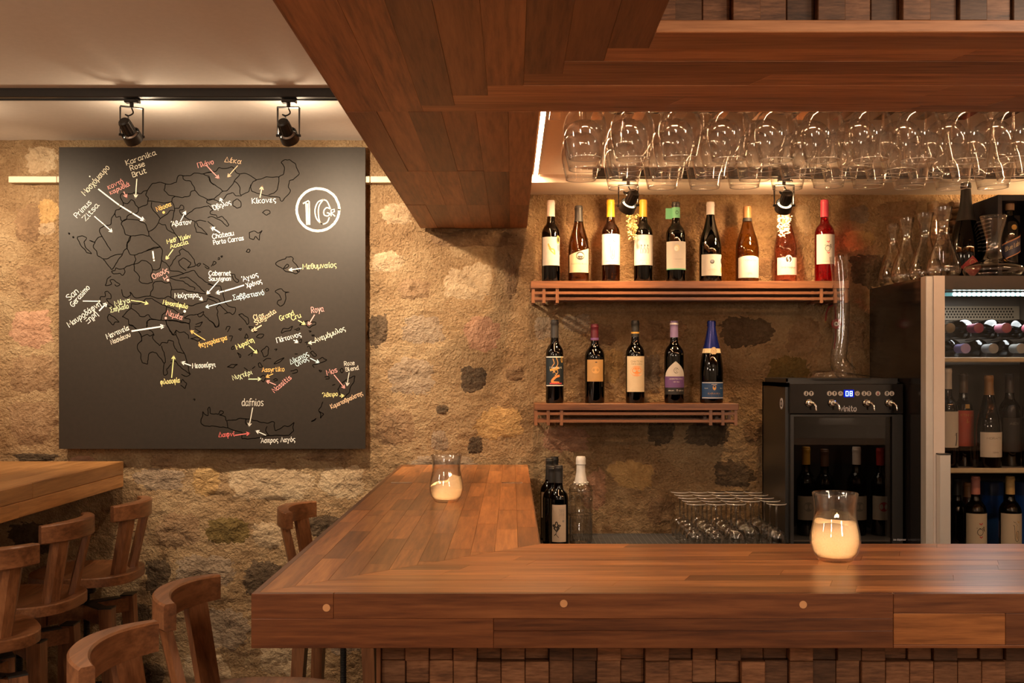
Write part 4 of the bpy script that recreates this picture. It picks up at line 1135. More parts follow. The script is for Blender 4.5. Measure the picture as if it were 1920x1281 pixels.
# ------------------------------------------------------------------ wall shelves
SHD = 4.05
def shelf(label, pxa, pxb, pyt, th, posts, rail_py, name='wall_shelf'):
    t = thing(name, label, 'shelf', (0, 0, 0))
    xa, xb_ = PX(pxa, SHD), PX(pxb, SHD); z1 = PZ(pyt, SHD); z0 = z1-th
    obj('board', MB().box(xa, xb_, SHD, WALL+0.005, z0, z1), M['shelf_x'], t, bevel=0.0015)
    zbot = PZ(pyt+41, SHD)
    for yy in (SHD+0.004, SHD+0.125):
        for py in rail_py:
            z = PZ(py, SHD); obj('rail', MB().box(xa+0.004, xb_-0.004, yy+0.001, yy+0.010, z-0.0052, z+0.0052), M['shelf_x'], t)
        for p in posts:
            x = PX(p, SHD); obj('post', MB().box(x-0.006, x+0.006, yy, yy+0.011, zbot, z0), M['stool_z'], t)
    for p in posts:
        x = PX(p, SHD); obj('cross_slat', MB().box(x-0.005, x+0.005, SHD+0.012, WALL+0.006, zbot+0.004, zbot+0.012), M['stool_z'], t)
    return z1
ZS1 = shelf('long upper wooden shelf with lattice underside holding nine bottles', 995, 1592, 527, 0.029, (1000, 1020, 1045, 1541, 1567, 1587), (549, 560))
ZS2 = shelf('short lower wooden shelf with lattice underside holding five bottles', 1002, 1385, 757, 0.026, (1005, 1028, 1053, 1333, 1356, 1380), (776, 790))

# ------------------------------------------------------------------ bottles
def prof_bottle(kind, Hh, R):
    nk = 0.0150
    if kind == 'bordeaux':
        sh = [(R, 0.57*Hh), (R*0.985, 0.605*Hh), (R*0.90, 0.645*Hh), (R*0.70, 0.685*Hh), (R*0.50, 0.715*Hh), (0.0158, 0.752*Hh), (nk, 0.80*Hh)]
    elif kind == 'burgundy':
        sh = [(R, 0.40*Hh), (R*0.985, 0.455*Hh), (R*0.91, 0.53*Hh), (R*0.76, 0.61*Hh), (R*0.58, 0.69*Hh), (R*0.45, 0.765*Hh), (0.0158, 0.83*Hh), (nk, 0.88*Hh)]
    elif kind == 'champagne':
        sh = [(R, 0.36*Hh), (R*0.99, 0.42*Hh), (R*0.93, 0.50*Hh), (R*0.80, 0.60*Hh), (R*0.62, 0.70*Hh), (R*0.48, 0.79*Hh), (0.0175, 0.87*Hh), (0.0155, 0.90*Hh)]
    elif kind == 'magnum':
        sh = [(R, 0.34*Hh), (R*0.97, 0.41*Hh), (R*0.84, 0.50*Hh), (R*0.66, 0.60*Hh), (R*0.48, 0.70*Hh), (R*0.36, 0.80*Hh), (0.0185, 0.88*Hh), (0.0175, 0.92*Hh)]
    bot = [(0, 0.014), (R*0.55, 0.006), (R*0.86, 0.0004), (R*0.95, 0.0012), (R, 0.006)]
    top = [(nk*0.98, 0.945*Hh), (nk*1.07, 0.95*Hh), (nk*1.07, 0.972*Hh), (nk*0.95, 0.978*Hh), (nk*0.95, Hh-0.001), (0, Hh-0.001)]
    if kind == 'magnum': top = [(r*1.15, z) for r, z in top]
    return bot+smooth_pts(sh, 3)+top
def r_at(prof, z):
    for (r0, z0), (r1, z1) in zip(prof[5:], prof[6:]):
        if z0 <= z <= z1 and z1 > z0: return r0+(r1-r0)*(z-z0)/(z1-z0)
    return prof[-3][0]
PC = dict(ink=(0.03, 0.025, 0.022), grey=(0.30, 0.27, 0.25), gold=(0.52, 0.30, 0.06), red=(0.50, 0.04, 0.05), white=(0.80, 0.76, 0.70), orange=(0.72, 0.25, 0.06), blue=(0.010, 0.050, 0.15), teal=(0.005, 0.013, 0.021), purple=(0.13, 0.06, 0.20), green=(0.12, 0.42, 0.24), cream=(0.72, 0.58, 0.36), peachp=(0.76, 0.36, 0.18), silver=(0.55, 0.52, 0.55), tanp=(0.55, 0.30, 0.10), black=(0.012, 0.011, 0.011), greyblue=(0.20, 0.21, 0.27))
def pmat(k): return paint('print_'+k, PC[k], 0.6)
def cyl_fn(R):
    return lambda u, v: (R*math.sin(u/R), -R*math.cos(u/R), v)
def strip(mb, u0, u1, botf, topf, fn, mi=0, n=18):
    vs = []
    for i in range(n+1):
        u = u0+(u1-u0)*i/n
        b = botf(u) if callable(botf) else botf; t_ = topf(u) if callable(topf) else topf
        vs.append(fn(u, b)); vs.append(fn(u, t_))
    mb.add(vs, [(2*i, 2*i+2, 2*i+3, 2*i+1) for i in range(n)], mi)
def print_on(parent, prints, R, name='label_print'):
    cols = []; mb = MB()
    lift = [0]
    def mi(c):
        if c not in cols: cols.append(c)
        return cols.index(c)
    for k, p in enumerate(prints):
        fn = cyl_fn(R+0.0003+0.00005*k)
        if p[0] == 't':
            _, s, u, v, h, c = p[:6]; wmax = p[6] if len(p) > 6 else None
            st, wd = text_strokes(s, 3); sy = h/10; sx = sy if wmax is None else wmax/wd
            for q_ in st: ribbon(mb, [(u+(a-wd/2)*sx, v+b*sy) for a, b in q_], max(0.0005, h*0.16), fn, mi(c))
        elif p[0] == 's': ribbon(mb, smooth_pts(p[1], 5) if len(p) > 4 else p[1], p[2], fn, mi(p[3]))
        elif p[0] == 'd': disc(mb, p[1], p[2], p[3], p[4], fn, mi(p[5]))
        elif p[0] == 'r': strip(mb, p[1], p[3], p[2], p[4], fn, mi(p[5]), 10)
        elif p[0] == 'l':   # lines of small print
            _, u, v, wd, n, gap, c = p
            for j in range(n): ribbon(mb, [(u-wd/2*(0.75+0.25*((j*37) % 5)/5), v-j*gap), (u+wd/2*(0.75+0.25*((j*53) % 5)/5), v-j*gap)], 0.0007, fn, mi(c))
    if mb.v: obj(name, mb, [pmat(c) for c in cols], parent)
def bottle(name, label, loc, Hh, R, kind, gmat, cap, capz, labels=(), group=None, rotz=0.0, capm=None, ring=None, neckflare=0.0):
    t = thing(name, label, 'bottle', loc, rotz, group)
    pr = prof_bottle(kind, Hh, R)
    obj('glass_body', MB().lathe(pr, 32), M[gmat], t, smooth=True, angle=0.9)
    if cap:
        z0 = capz*Hh; cp = []
        for f in np.linspace(z0, 0.945*Hh, 6): cp.append((r_at(pr, f)+0.0009+neckflare*(1-(f-z0)/(0.945*Hh-z0)), f))
        rt = (0.0165 if kind != 'magnum' else 0.0196) if kind != 'champagne' else 0.0175
        cp += [(rt, 0.95*Hh), (rt, 0.972*Hh), (rt-0.001, 0.976*Hh), (rt-0.001, Hh-0.002), (rt-0.003, Hh), (0, Hh)]
        if kind == 'champagne': cp = cp[:6]+[(0.0185, 0.93*Hh), (0.0175, 0.948*Hh), (0.0180, 0.975*Hh), (0.0165, 0.992*Hh), (0.010, Hh), (0, Hh)]
        c = obj('capsule', MB().lathe(cp, 24), capm or paint('capsule_%02d%02d%02d' % tuple(int(x*99) for x in cap), cap, 0.4), t, smooth=True, angle=0.6)
        if ring: obj('capsule_band', MB().lathe([(r_at(pr, ring[0]*Hh)+0.0014, ring[0]*Hh), (r_at(pr, ring[1]*Hh)+0.0014, ring[1]*Hh)], 24), pmat(ring[2]), c)
    for lb in labels:
        hw, z0, z1, colr = lb['hw'], lb['z0'], lb['z1'], lb['c']
        mb = MB(); Rl = R+0.0006+lb.get('up', 0.0)
        strip(mb, -hw, hw, z0, lb.get('top', z1), cyl_fn(Rl), 0, 22)
        if isinstance(colr, str): mt = pmat(colr)
        else: mt = paint('paper_%02d%02d%02d' % tuple(int(x*99) for x in colr), colr, 0.7)
        l = obj('label', mb, mt, t)
        print_on(l, lb.get('p', []), Rl)
    return t
SB = 4.118                       # bottles on the wall shelves
def sbot(px, top_py, wpx, shelf_z, kind):
    """height, radius and place of a bottle on a wall shelf"""
    return (PX(px, SB), SB, shelf_z), PZ(top_py, SB)-shelf_z, wpx*SB/FPX/2
def zz(py, shelf_z): return PZ(py, SB-0.036)-shelf_z
GB1, GB2 = 'wine bottles on the upper shelf', 'wine bottles on the lower shelf'
WHT = (0.52, 0.48, 0.445)
def L(sz, y1, y0, hw, c, p, **k):
    return dict(hw=hw, z0=zz(y0, sz), z1=zz(y1, sz), c=c, p=p, **k)
# 1 golden wing
loc, h, R = sbot(1033, 376, 34.5, ZS1, 0)
f = lambda y: zz(y, ZS1)
bottle('wine_bottle', 'white-capped bottle with a golden wing on its label, first on the upper shelf', loc, h, R, 'bordeaux', 'g_olive', (0.74, 0.66, 0.62), 0.80,
  [L(ZS1, 444, 497.5, 0.042, WHT, [('s', [(-0.012, f(458)), (-0.004, f(466)), (0.010, f(468)), (0.014, f(476))], 0.006, 'gold', 1), ('s', [(-0.008, f(466)), (0.002, f(472)), (0.014, f(477))], 0.0045, 'gold', 1), ('s', [(-0.012, f(457)), (-0.002, f(464.5))], 0.0012, 'ink'), ('l', 0, f(482), 0.034, 6, 0.0042, 'grey'), ('l', 0, f(452), 0.024, 2, 0.003, 'silver'),
     ('d', 0.031, f(449), 0.009, 0.0165, 'gold'), ('d', 0.031, f(449), 0.0045, 0.010, 'black'), ('d', 0.034, f(464), 0.008, 0.014, 'greyblue')])], GB1)
# 2 burgundy with slanted label
loc, h, R = sbot(1085, 386, 39.5, ZS1, 0)
bottle('wine_bottle', 'amber bottle with black capsule and slanted cream label with a round emblem', loc, h, R, 'burgundy', 'g_amber', (0.028, 0.026, 0.026), 0.79,
  [dict(hw=0.046, z0=f(511), z1=0, top=lambda u: f(478)+(u+0.046)/0.092*0.027, c=(0.54, 0.44, 0.29), p=[('d', 0.004, f(480), 0.0185, 0.0185, 'grey'), ('d', 0.004, f(480), 0.0165, 0.0165, 'ink'), ('d', 0.004, f(479), 0.0105, 0.0095, 'cream'), ('r', -0.006, f(483), 0.014, f(480), 'ink'), ('t', 'SAUVIGNON BLANC', 0.0, f(496), 0.0036, 'ink', 0.068), ('l', 0.002, f(499.5), 0.038, 3, 0.005, 'tanp'), ('t', '2018', 0.002, f(508), 0.0026, 'tanp')])], GB1)
# 3 tuba
def tuba(u, v, s):
    return [('s', [(u-0.010*s, v+0.030*s), (u-0.007*s, v+0.028*s), (u-0.005*s, v-0.004*s), (u-0.004*s, v-0.02*s), (u+0.002*s, v-0.030*s), (u+0.009*s, v-0.024*s), (u+0.010*s, v), (u+0.007*s, v+0.010*s), (u+0.002*s, v+0.004*s), (u+0.003*s, v-0.014*s), (u+0.006*s, v-0.018*s)], 0.0016*s, 'ink', 1),
            ('s', [(u+0.004*s, v+0.030*s), (u+0.001*s, v+0.026*s), (u, v-0.012*s), (u+0.003*s, v-0.022*s), (u+0.006*s, v-0.012*s), (u+0.006*s, v+0.002*s)], 0.0014*s, 'tanp', 1), ('s', [(u-0.011*s, v+0.031*s), (u+0.005*s, v+0.031*s)], 0.0015*s, 'ink'),
            ('s', [(u-0.010*s, v+0.046*s), (u-0.007*s, v+0.042*s), (u-0.002*s, v+0.043*s)], 0.0016*s, 'ink'), ('s', [(u+0.006*s, v+0.047*s), (u+0.010*s, v+0.041*s), (u+0.014*s, v+0.045*s)], 0.003*s, 'gold'), ('s', [(u-0.002*s, v+0.038*s), (u+0.003*s, v+0.036*s)], 0.0012*s, 'ink')]
loc, h, R = sbot(1145, 375, 34.5, ZS1, 0)
bottle('wine_bottle', 'yellow-capped amber bottle with a tuba on its white label', loc, h, R, 'bordeaux', 'g_brownb', (0.80, 0.42, 0.03), 0.79,
  [L(ZS1, 438.5, 496, 0.050, WHT, tuba(0.001, f(472), 0.95)+[('t', 'SAUVIGNON BLANC', 0.001, f(491), 0.0032, 'tanp', 0.050), ('l', 0.001, f(493.5), 0.036, 1, 0.003, 'tanp')])], GB1)
# 4 three figures
fig = []
for k in (-1, 0, 1):
    u = 0.001+k*0.0125; fig += [('d', u, f(460), 0.0022, 0.003, 'ink'), ('s', [(u+0.001, f(461)), (u-0.002, f(465)), (u-0.004, f(470)), (u-0.003, f(475))], 0.0016, 'ink', 1), ('s', [(u+0.001, f(465)), (u+0.004, f(469)), (u+0.003, f(475))], 0.0016, 'ink', 1)]
loc, h, R = sbot(1206, 375, 35, ZS1, 0)
bottle('wine_bottle', 'yellow-capped dark bottle with three small figures on its label', loc, h, R, 'bordeaux', 'g_olive', (0.78, 0.38, 0.04), 0.79,
  [L(ZS1, 440, 497, 0.050, WHT, fig+[('t', 'TERRA', 0.001, f(450), 0.0026, 'grey', 0.022), ('l', 0.002, f(484), 0.030, 1, 0.003, 'grey'), ('t', 'BLANC', 0.001, f(489), 0.0028, 'grey', 0.034), ('l', 0.001, f(493), 0.024, 2, 0.0026, 'ink')])], GB1)
# 5 green flag
loc, h, R = sbot(1267, 379, 36.5, ZS1, 0)
b5 = bottle('wine_bottle', 'dark bottle with a green paper flag around its neck', loc, h, R, 'bordeaux', 'g_darkolive', (0.02, 0.019, 0.018), 0.80,
  [L(ZS1, 452.5, 505.5, 0.052, WHT, [('t', 'Monastiri', 0.006, f(487), 0.0042, 'grey', 0.040), ('l', 0.0, f(491), 0.030, 1, 0.003, 'grey'), ('l', 0.004, f(495.5), 0.038, 3, 0.0045, 'tanp'), ('d', -0.002, f(465), 0.011, 0.013, 'cream'), ('d', -0.004, f(466), 0.008, 0.010, 'white'), ('r', -0.051, f(505.4), 0.051, f(503.4), 'green')])], GB1)
mb = MB(); fl = paint('flag_green', (0.16, 0.50, 0.28), 0.6)
zf0, zf1 = f(407), f(387)
mb.lathe([(0.0172, zf0), (0.0172, zf1)], 24)
fg = obj('neck_flag', mb, fl, b5)
obj('flag_tail', MB().prism([(-0.014, -0.0004), (-0.040, -0.0004), (-0.040, 0.0004), (-0.014, 0.0004)], zf0-0.003, zf1-0.002), fl, fg)
obj('flag_emblem', MB().add(*(lambda fn: ([fn(0.006*math.cos(a)+0.002, (zf0+zf1)/2+0.0075*math.sin(a)) for a in np.linspace(0, 2*PI, 19)[:-1]]+[fn(0.0044*math.cos(a)+0.002, (zf0+zf1)/2+0.0055*math.sin(a)) for a in np.linspace(0, 2*PI, 19)[:-1]], [(k, (k+1) % 18, 18+(k+1) % 18, 18+k) for k in range(18)]))(cyl_fn(0.0177))), pmat('ink'), fg)
# 6 two balls
loc, h, R = sbot(1332, 379, 41.5, ZS1, 0)
bottle('wine_bottle', 'black burgundy bottle with white capsule and two grey balls on its label', loc, h, R, 'burgundy', 'g_black', (0.72, 0.62, 0.60), 0.84,
  [L(ZS1, 477, 517, 0.048, WHT, [('d', -0.001, f(491), 0.0085, 0.0085, 'ink'), ('d', -0.002, f(490), 0.006, 0.006, 'greyblue'), ('d', 0.0, f(500), 0.009, 0.0075, 'silver'), ('t', 'ASSYRTIKO', 0.0, f(507.5), 0.0026, 'grey', 0.036), ('l', 0, f(510), 0.026, 1, 0.003, 'grey'), ('s', [(-0.003, f(482)), (0, f(478.5)), (0.003, f(482)), (-0.003, f(482))], 0.0006, 'grey'), ('d', 0.044, f(489), 0.004, 0.011, 'ink'), ('d', 0.044, f(506), 0.004, 0.011, 'tanp')])], GB1)
# 7 estate white
loc, h, R = sbot(1401, 387, 43, ZS1, 0)
def mor(f_, sc_=1.0): return [('t', 'MORAITIS', 0.001, f_(490), 0.0044*sc_, 'tanp', 0.052*sc_), ('l', 0.001, f_(492.5), 0.026*sc_, 1, 0.004, 'tanp'), ('l', 0.002, f_(499), 0.040*sc_, 3, 0.0048, 'grey'), ('t', 'Estate', 0.001, f_(513.5), 0.003*sc_, 'grey'), ('l', 0.001, f_(515), 0.022, 1, 0.003, 'ink')]
bottle('wine_bottle', 'golden glass burgundy bottle with bronze capsule and arched white label', loc, h, R, 'burgundy', 'g_gold', (0.30, 0.14, 0.05), 0.80,
  [dict(hw=0.049, z0=f(521), z1=0, top=lambda u: f(480)-abs(u/0.049)**2.5*0.008, c=WHT, p=mor(f))], GB1, ring=(0.80, 0.845, 'black'))
# 8 pale pink rose
loc, h, R = sbot(1473, 381, 41, ZS1, 0)
bottle('wine_bottle', 'pale pink rose wine bottle with a cameo on its pink label', loc, h, R, 'burgundy', 'g_rose', (0.75, 0.32, 0.26), 0.80,
  [L(ZS1, 483, 515.5, 0.047, (0.72, 0.45, 0.42), [('d', 0.001, f(486.5), 0.0150, 0.0165, 'white'), ('d', 0.001, f(486.5), 0.0115, 0.0135, 'ink'), ('s', [(0.003, f(480.5)), (-0.002, f(484)), (0.003, f(488)), (0.0, f(492))], 0.005, 'silver', 1), ('t', 'Gris Magnum', 0.002, f(503), 0.0044, 'ink', 0.062), ('l', 0.004, f(507.5), 0.040, 2, 0.004, 'red')])], GB1)
# 9 magenta rose with horn
horn = lambda u, v, s: [('s', [(u+0.009*s, v+0.012*s), (u+0.006*s, v+0.008*s), (u-0.004*s, v+0.008*s), (u-0.014*s, v+0.009*s)], 0.0018*s, 'ink'), ('s', [(u+0.010*s, v+0.013*s), (u+0.012*s, v-0.002*s)], 0.0024*s, 'ink'), ('s', [(u+0.011*s, v+0.001*s), (u+0.006*s, v+0.006*s)], 0.0018*s, 'ink')]+[('s', [(u-0.003*s+0.0095*s*math.cos(a), v-0.004*s+0.0105*s*math.sin(a)) for a in np.linspace(0, 2*PI, 21)], 0.0018*s, 'ink'), ('s', [(u-0.005*s, v+0.024*s), (u, v+0.020*s), (u+0.004*s, v+0.025*s)], 0.0036*s, 'red'), ('s', [(u-0.004*s, v-0.019*s), (u, v-0.023*s), (u+0.004*s, v-0.019*s)], 0.0036*s, 'red')]
loc, h, R = sbot(1546, 375, 36, ZS1, 0)
bottle('wine_bottle', 'deep pink rose bottle with a curled horn on its label, last on the upper shelf', loc, h, R, 'bordeaux', 'g_magenta', (0.62, 0.055, 0.10), 0.79,
  [L(ZS1, 439, 495, 0.046, WHT, horn(0.004, f(464), 1.0)+[('t', 'GRENACHE ROUGE', 0.002, f(491), 0.0030, 'grey', 0.046)])], GB1)

# lower shelf
f2 = lambda y: zz(y, ZS2)
loc, h, R = sbot(1040, 600, 33.5, ZS2, 0)
bottle('wine_bottle', 'black bottle with an orange flame picture on its dark label', loc, h, R, 'bordeaux', 'g_black', (0.022, 0.021, 0.021), 0.785,
  [L(ZS2, 668, 724, 0.044, 'teal', [('r', -0.043, f2(670.5), 0.043, f2(668.6), 'white'), ('r', -0.043, f2(724), 0.043, f2(722.4), 'white'), ('s', [(0.0, f2(674)), (0.004, f2(682)), (-0.006, f2(690)), (0.004, f2(697)), (0.0, f2(700))], 0.017, 'tanp', 1), ('s', [(-0.018, f2(694)), (0.0, f2(692)), (0.012, f2(690))], 0.009, 'gold', 1), ('t', 'Merlot', 0.004, f2(691), 0.005, 'white', 0.052), ('s', [(0.016, f2(705)), (0.0, f2(708)), (-0.012, f2(716)), (0.014, f2(718))], 0.009, 'orange', 1), ('r', -0.022, f2(720.5), 0.030, f2(718), 'red'), ('s', [(-0.034, f2(719)), (0.03, f2(720.5))], 0.0012, 'white'), ('d', 0.031, f2(674.5), 0.006, 0.012, 'gold'), ('d', 0.031, f2(674.5), 0.003, 0.008, 'black')])], GB2)
loc, h, R = sbot(1115, 608, 37, ZS2, 0)
bottle('wine_bottle', 'dark bottle with maroon capsule and plain tan label', loc, h, R, 'bordeaux', 'g_black', (0.075, 0.006, 0.015), 0.79,
  [L(ZS2, 674.5, 715.5, 0.036, (0.40, 0.225, 0.08), [('s', [(-0.032, f2(682)), (0.032, f2(682))], 0.0006, 'ink'), ('d', 0.003, f2(679.5), 0.0045, 0.0022, 'ink'), ('d', 0.001, f2(694), 0.016, 0.014, 'tanp'), ('l', 0.001, f2(690), 0.030, 6, 0.006, 'tanp'), ('t', 'NAOUSSA', 0.001, f2(712), 0.0026, 'tanp', 0.028)], up=0.0)], GB2, ring=(0.80, 0.825, 'purple'))
loc, h, R = sbot(1191, 601, 35.5, ZS2, 0)
bottle('wine_bottle', 'dark bottle with a tall cream label showing an orange oval', loc, h, R, 'bordeaux', 'g_black', (0.020, 0.018, 0.017), 0.80,
  [L(ZS2, 668, 735, 0.042, (0.62, 0.50, 0.34), [('t', 'CHATEAU', 0.003, f2(679.5), 0.0046, 'ink', 0.050), ('t', 'PORTO CARRAS', 0.003, f2(683.5), 0.0022, 'ink', 0.046), ('d', 0.002, f2(696), 0.026, 0.021, 'peachp'), ('d', 0.002, f2(695), 0.019, 0.013, 'orange'), ('d', 0.003, f2(692), 0.013, 0.006, 'peachp'), ('l', 0.002, f2(709), 0.052, 2, 0.0055, 'grey'), ('l', 0.002, f2(716), 0.056, 5, 0.005, 'tanp'), ('l', 0.002, f2(732), 0.05, 1, 0.004, 'ink')])], GB2, ring=(0.84, 0.86, 'gold'))
loc, h, R = sbot(1264, 602, 36.5, ZS2, 0)
ptop = lambda u: f2(706)+(f2(677.5)-f2(706))*(1-abs(u/0.048))**0.62
b = bottle('wine_bottle', 'dark bottle with lilac capsule and pointed white and purple label', loc, h, R, 'bordeaux', 'g_black', (0.24, 0.17, 0.35), 0.80,
  [dict(hw=0.048, z0=f2(706), z1=0, top=ptop, c=WHT, p=[('s', [(0.002+0.009*math.cos(a), f2(695)+0.0105*math.sin(a)) for a in np.linspace(0.4, 5.6, 17)], 0.0014, 'ink'), ('s', [(0.006, f2(691.5)), (-0.002, f2(694)), (0.006, f2(696)), (-0.002, f2(699.5))], 0.0013, 'ink')]),
   dict(hw=0.050, z0=f2(727), z1=f2(706), c='purple', p=[('t', 'AGIORGITIKO SYRAH', 0.003, f2(711.5), 0.0026, 'white', 0.058), ('t', 'NEMEA', 0.003, f2(717), 0.0022, 'white', 0.026)]),
   dict(hw=0.050, z0=f2(740), z1=f2(727), c='black', p=[('t', 'DRIOPI', -0.018, f2(733.5), 0.0024, 'white', 0.024), ('s', [(0.006+0.003*math.cos(a), f2(732)+0.003*math.sin(a)) for a in np.linspace(0, 2*PI, 9)], 0.0008, 'white'), ('t', 'ESTATE', 0.026, f2(733.5), 0.0022, 'white', 0.024), ('s', [(-0.048, f2(739)), (0.048, f2(739))], 0.001, 'silver')])], GB2, ring=(0.955, 0.975, 'silver'))
loc, h, R = sbot(1334, 601, 43, ZS2, 0)
b = bottle('sparkling_wine_bottle', 'sparkling wine bottle with blue foil neck and blue label', loc, h, R, 'champagne', 'g_darkolive', (0.012, 0.028, 0.20), 0.66,
  [L(ZS2, 716.5, 748, 0.052, 'blue', [('r', -0.05, f2(718.6), 0.05, f2(717), 'silver'), ('r', -0.05, f2(747), 0.05, f2(745.4), 'silver'), ('d', 0.003, f2(727), 0.007, 0.010, 'tanp'), ('d', 0.003, f2(725), 0.004, 0.004, 'blue'), ('t', 'KARANIKA', 0.003, f2(739.5), 0.0042, 'tanp', 0.050), ('l', 0.006, f2(742.5), 0.04, 1, 0.003, 'tanp'), ('t', 'Cuvee', -0.030, f2(729), 0.0026, 'white', 0.014), ('t', 'Brut', 0.036, f2(729), 0.0026, 'white', 0.014), ('t', 'EXTRA BRUT', 0.003, f2(721.5), 0.0016, 'white', 0.022)])], GB2, capm=plain('blue_foil', (0.008, 0.018, 0.17), 0.25, 0.4), neckflare=0.001)
pr = prof_bottle('champagne', h, R)
cz0, cz1 = 0.605*h, 0.665*h
cl = obj('collar_label', MB().lathe([(r_at(pr, cz0)+0.0012, cz0), (r_at(pr, cz1)+0.0012, cz1)], 28), pmat('cream'), b)
mb = MB(); rr = r_at(pr, 0.62*h)+0.0022; disc(mb, 0.002, 0.628*h, 0.0125, 0.0155, cyl_fn(rr)); obj('seal', mb, pmat('cream'), cl)
mb = MB(); ribbon(mb, [(0.002+0.009*math.cos(a), 0.628*h+0.0115*math.sin(a)) for a in np.linspace(0, 2*PI, 25)], 0.001, cyl_fn(rr+0.0004)); ribbon(mb, [(0.0, 0.632*h), (0.004, 0.636*h), (0.002, 0.626*h), (0.005, 0.615*h), (-0.001, 0.612*h)], 0.002, cyl_fn(rr+0.0004)); obj('seal_mark', mb, pmat('tanp'), cl)

# ------------------------------------------------------------------ back counter and what stands on it
ZC = 0.838
bc = thing('back_counter', 'low dark work counter along the wall behind the bar', 'counter', (0, 0, 0))
obj('worktop', MB().box(0.09, 1.432, 3.58, 4.20, ZC-0.03, ZC), M['blacks'], bc, bevel=0.002)
obj('body', MB().box(0.10, 1.43, 3.62, 4.20, 0.0, ZC-0.031), M['black'], bc)
mat_ = thing('drip_mat', 'black rubber bar mat with a square grid under the upturned glasses', 'bar mat', (0, 0, ZC))
obj('pad', MB().box(0.24, 1.0, 3.66, 4.195, 0.0, 0.004), M['rubber'], mat_)
mb = MB()
for k in range(39): mb.box(0.242+k*0.0195, 0.2432+k*0.0195, 3.662, 4.193, 0.004, 0.0055)
for k in range(28): mb.box(0.242, 0.998, 3.664+k*0.0195, 3.6652+k*0.0195, 0.004, 0.0055)
o = obj('grid_ribs', mb, M['rubber2'], mat_)
ZM = ZC+0.0057

def make_glass(name, rim, bowl_max, bowl_h, total, foot, m, mstem):
    """wine glass standing on its rim"""
    t = thing(name, 'x', 'wine glass', (0, 0, 0))
    b, k = bowl_h, bowl_max
    prof = [(rim-0.0013, 0.010), (rim-0.0010, 0.0004), (rim, 0.0), (rim+0.0003, 0.002)]
    prof += smooth_pts([(rim+0.0004, 0.003), (rim+(k-rim)*0.45, b*0.20), (rim+(k-rim)*0.85, b*0.40), (k, b*0.55), (k*0.965, b*0.70), (k*0.80, b*0.86), (k*0.50, b*0.965), (0.0075, b*1.0), (0.0045, b*1.04)], 3)
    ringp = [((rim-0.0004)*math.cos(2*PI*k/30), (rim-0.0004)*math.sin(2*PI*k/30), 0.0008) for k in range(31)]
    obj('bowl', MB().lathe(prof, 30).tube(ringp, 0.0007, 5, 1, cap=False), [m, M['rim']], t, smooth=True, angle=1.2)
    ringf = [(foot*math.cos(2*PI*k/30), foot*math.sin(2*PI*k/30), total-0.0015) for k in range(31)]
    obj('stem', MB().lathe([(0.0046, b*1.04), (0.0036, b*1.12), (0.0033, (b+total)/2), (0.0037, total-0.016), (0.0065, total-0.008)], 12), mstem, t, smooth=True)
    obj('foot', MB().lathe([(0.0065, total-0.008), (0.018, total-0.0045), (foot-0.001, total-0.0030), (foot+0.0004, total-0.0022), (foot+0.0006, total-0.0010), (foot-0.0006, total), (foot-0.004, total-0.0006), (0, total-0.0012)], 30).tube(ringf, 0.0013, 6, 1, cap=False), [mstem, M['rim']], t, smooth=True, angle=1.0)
    return t
# hanging glasses: four rows behind the canopy
ZRIM = 1.977; HG = 0.205
hang0 = make_glass('hanging_wine_glass', 0.0375, 0.049, 0.118, HG, 0.038, M['clear'], M['clear2'])
first = True
HROW = [2.340, 2.460, 2.580, 2.700]
words = ['first', 'second', 'third', 'fourth', 'fifth', 'sixth', 'seventh', 'eighth', 'ninth', 'tenth', 'eleventh']
rown = ['front row', 'second row', 'third row', 'back row']
JG = random.Random(8)
for r, y in enumerate(HROW):
    for c in range(11):
        if r == 3 and c == 0: continue
        x = 0.166+c*0.107+(0.012 if r == 3 else 0.003*r)+JG.uniform(-0.003, 0.003)
        lab = 'clear wine glass hanging upside down, %s from the left in the %s' % (words[c] if r < 3 else words[c-1], rown[r])
        z = ZRIM+JG.uniform(-0.003, 0.003)
        if first: hang0.location = (x, y, z); hang0['label'] = lab; hang0['group'] = 'glasses hanging above the bar'; first = False
        else: dup(hang0, (x, y, z), JG.uniform(0, 6), lab, 'glasses hanging above the bar')
rk = thing('glass_rack', 'steel rails under the low ceiling that hold the hanging glasses', 'glass rack', (0, 0, 0))
for c in range(12):
    x = 0.166+(c-0.5)*0.107+0.004
    if c == 0: x = 0.166-0.0535
    obj('rail', MB().box(x-0.0145, x+0.0145, 2.315, 2.76, ZRIM+HG-0.014, ZRIM+HG-0.011).box(x-0.0015, x+0.0015, 2.315, 2.76, ZRIM+HG-0.011, 2.249), M['chrome'], rk)

# upturned glasses on the mat, five rows of five
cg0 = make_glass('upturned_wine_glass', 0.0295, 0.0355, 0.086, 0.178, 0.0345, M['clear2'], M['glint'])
first = True
for r in range(5):
    y = 4.115-0.0895*r
    for c in range(5):
        if r == 4 and c == 3: continue
        x = 0.664+c*0.0728
        lab = 'upturned wine glass on the bar mat, %s column, %s row from the wall' % (words[c], words[r])
        if first: cg0.location = (x, y, ZM); cg0['label'] = lab; cg0['group'] = 'upturned glasses on the bar mat'; first = False
        else: dup(cg0, (x, y, ZM), 0.3*c, lab, 'upturned glasses on the bar mat')

